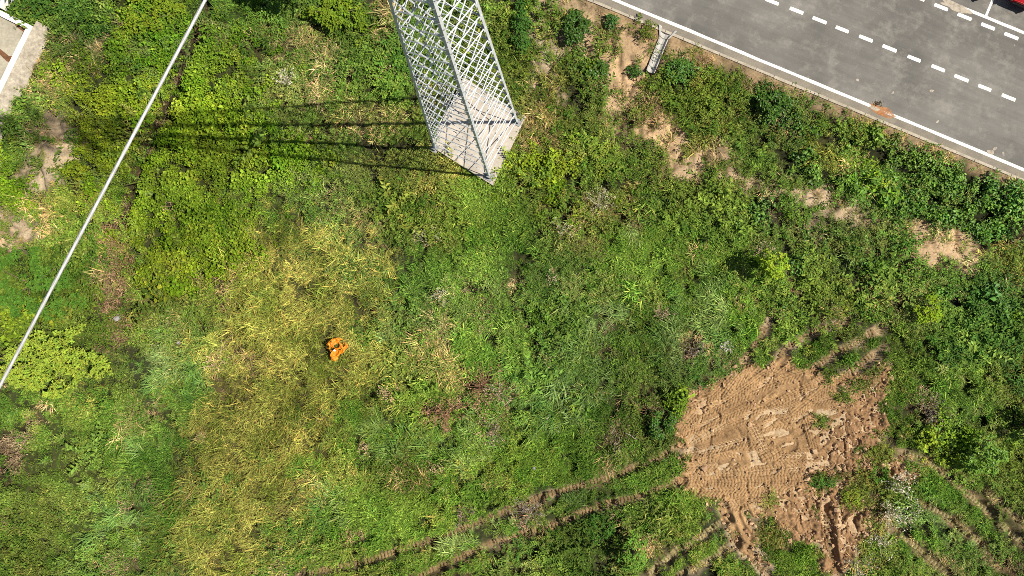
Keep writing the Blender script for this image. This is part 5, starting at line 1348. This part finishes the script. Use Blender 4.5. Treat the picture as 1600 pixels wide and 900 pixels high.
# dark dry sticks and stones
def stick(px, py, ang, L, label):
    x, y, z = unproj(px, py, 0); r = np.random.default_rng(int(px))
    d = Vector((math.cos(ang), math.sin(ang), 0)); p = Vector((x, y, z + .22)); mb = MB(); s = Vector((-d.y, d.x, 0))
    mb.tube([p - d * L / 2, p + s * .03, p + d * L * .2 - s * .02, p + d * L / 2 + Vector((0, 0, .05))], [.018, .016, .013, .006], 5)
    mb.tube([p + s * .01, p + d * L * .2 + s * L * .22 + Vector((0, 0, .03))], [.01, .004], 4)
    o = mb.obj('dry_stick', M.setdefault('drywood', mottled('dry_wood', (.42, .36, .28), (.58, .52, .43), 9, .9)), None, True)
    tag(o, label, 'stick', 'bleached sticks lying in the grass')
stick(855, 655, math.radians(75), .7, 'bleached stick in the lush grass, the upper one'); stick(865, 668, math.radians(-32), .75, 'bleached stick in the lush grass, the lower one')
stick(985, 680, math.radians(-28), .7, 'bleached stick beside the grey-brown dead plant'); stick(497, 75, math.radians(60), .6, 'bleached stick at the top left of the tower')
def stone(px, py, s, col, label, cat='stone', nm='stone', mat=None, dz=.14):
    x, y, z = unproj(px, py, 0); V, F, _ = rock(int(px), 1, .55, 2)
    o = mesh_obj(nm, [(a * s, b * s * .75, c * s) for a, b, c in V], F, mat or M['stone'], None, False); o.location = (x, y, z + dz); o.rotation_euler = (0, 0, px)
    tag(o, label, cat)
M['stone'] = mottled('grey_stone', (.24, .22, .225), (.38, .36, .365), 6, .9, (30, .2))
stone(186, 496, .21, None, 'pale grey stone in dry grass above the pale bush'); stone(281, 535, .17, None, 'small pale stone in the grass left of the yellow field')
stone(272, 586, .06, None, 'tiny pale stone left of the yellow field', dz=.12); stone(46, 207, .11, None, 'pale stone in dry weeds near the tank'); stone(834, 731, .13, None, 'pale stone in bright grass above the long rut')
M['white_stone'] = mottled('white_marker', (.72, .70, .68), (.82, .80, .78), 6, .8)
mb = MB(); x, y, z = unproj(1600, 345, 0); mb.prism([(-.14, -.2), (.14, -.25), (.2, .1), (.02, .3), (-.12, .12)], -.2, .5)
o = mb.obj('marker_post', M['white_stone']); o.location = (x, y, z); tag(o, 'stubby white marker stone at the right edge', 'marker')
# dark muddy heap by the rust stain
x, y = unproj0(1371, 162, ROAD_Z)
hp = bpy.data.objects.new('debris_heap', None); link(hp); hp.location = (x, y, ROAD_Z); tag(hp, 'small dark heap of leaves and mud by the rust stain on the road', 'debris')
V = []; F = []; C = []; r = np.random.default_rng(4)
for i in range(80):
    l = r.uniform(.04, .09); k = r.uniform(.4, 1.5); add_leaf(V, F, C, (r.normal(0, .10), r.normal(0, .07), abs(r.normal(0, .05)) + .01), (r.normal(), r.normal(), r.normal(0, .4)), (r.normal(0, .5), r.normal(0, .5), 1), l, l * .6, (k, k, k))
mesh_obj('leaves', V, F, leafmat('debris_leaf', (.12, .09, .055), .9, .1, .05), hp, False, C)['kind'] = 'stuff'

# ---------------------------------------------------------------- crumpled orange sheet
def orange_sheet():
    m, nt, b = newmat('orange_plastic'); v = objvec(nt); n = noise_node(nt, 8, 4, .6, v)
    r_ = ramp(nt, n.outputs[0], [(.3, (.80, .22, .012)), (.7, (.88, .34, .02))]); nt.links.new(r_.outputs[0], b.inputs['Base Color'])
    b.inputs['Roughness'].default_value = .4
    tr = N(nt, 'ShaderNodeBsdfTranslucent'); tr.inputs[0].default_value = (.9, .3, .02, 1); ms_ = N(nt, 'ShaderNodeMixShader'); ms_.inputs[0].default_value = .25
    nt.links.new(b.outputs[0], ms_.inputs[1]); nt.links.new(tr.outputs[0], ms_.inputs[2]); nt.links.new(ms_.outputs[0], nt.nodes['Material Output'].inputs[0])
    x0, y0, z0 = unproj(525.5, 546, .25)
    root = empty('plastic_sheet', (x0, y0, z0), 0, 'crumpled bright orange plastic sheet lying in the yellow grass', 'plastic sheet')
    n_ = 60; u = np.linspace(-.62, .62, n_); X, Y = np.meshgrid(u, u)
    # outline: a torn loop above, a folded lobe below
    q = np.hypot((X - .06) / .50, (Y - .20) / .40); loop = np.abs(q - .66) < .34
    lobe = np.hypot((X + .05 + .2 * (Y + .3)) / .25, (Y + .30) / .30) < 1
    edge = .16 * (fbm(X, Y, .18, 181, 2) - .5)
    loop = (np.abs(q - .66) + edge * 2.0) < .42; lobe = (np.hypot((X + .03 - .15 * (Y + .3)) / .26, (Y + .28) / .32) + edge) < .95
    torn = (fbm(X, Y, .14, 185, 2) > .70) & (Y > -.02)
    keep = (loop | lobe) & ~torn
    Z = .22 + .20 * (1 - 2 * np.abs(fbm(X, Y, .28, 187, 2) - .5)) + .12 * (fbm(X, Y, .1, 189, 2) - .5) + .08 * lobe
    X2 = X + .05 * (fbm(X, Y, .2, 191, 2) - .5); Y2 = Y + .05 * (fbm(X, Y, .2, 193, 2) - .5)
    idx = np.arange(n_ * n_).reshape(n_, n_); qf = np.stack([idx[:-1, :-1], idx[:-1, 1:], idx[1:, 1:], idx[1:, :-1]], -1).reshape(-1, 4); kk = keep.reshape(-1); qf = qf[kk[qf].all(1)]
    used = np.unique(qf); rm = -np.ones(n_ * n_, int); rm[used] = np.arange(len(used))
    co = np.stack([X2, Y2, Z], -1).reshape(-1, 3)[used]
    mesh_obj('sheet', co, rm[qf], m, root, False)
    V, F, _ = rock(5, .075, .35, 1)
    t_ = mesh_obj('tag', [(a * 1.3 - .05, b_ * .8 - .03, c + .50) for a, b_, c in V], F, M['coping'], root)
orange_sheet()
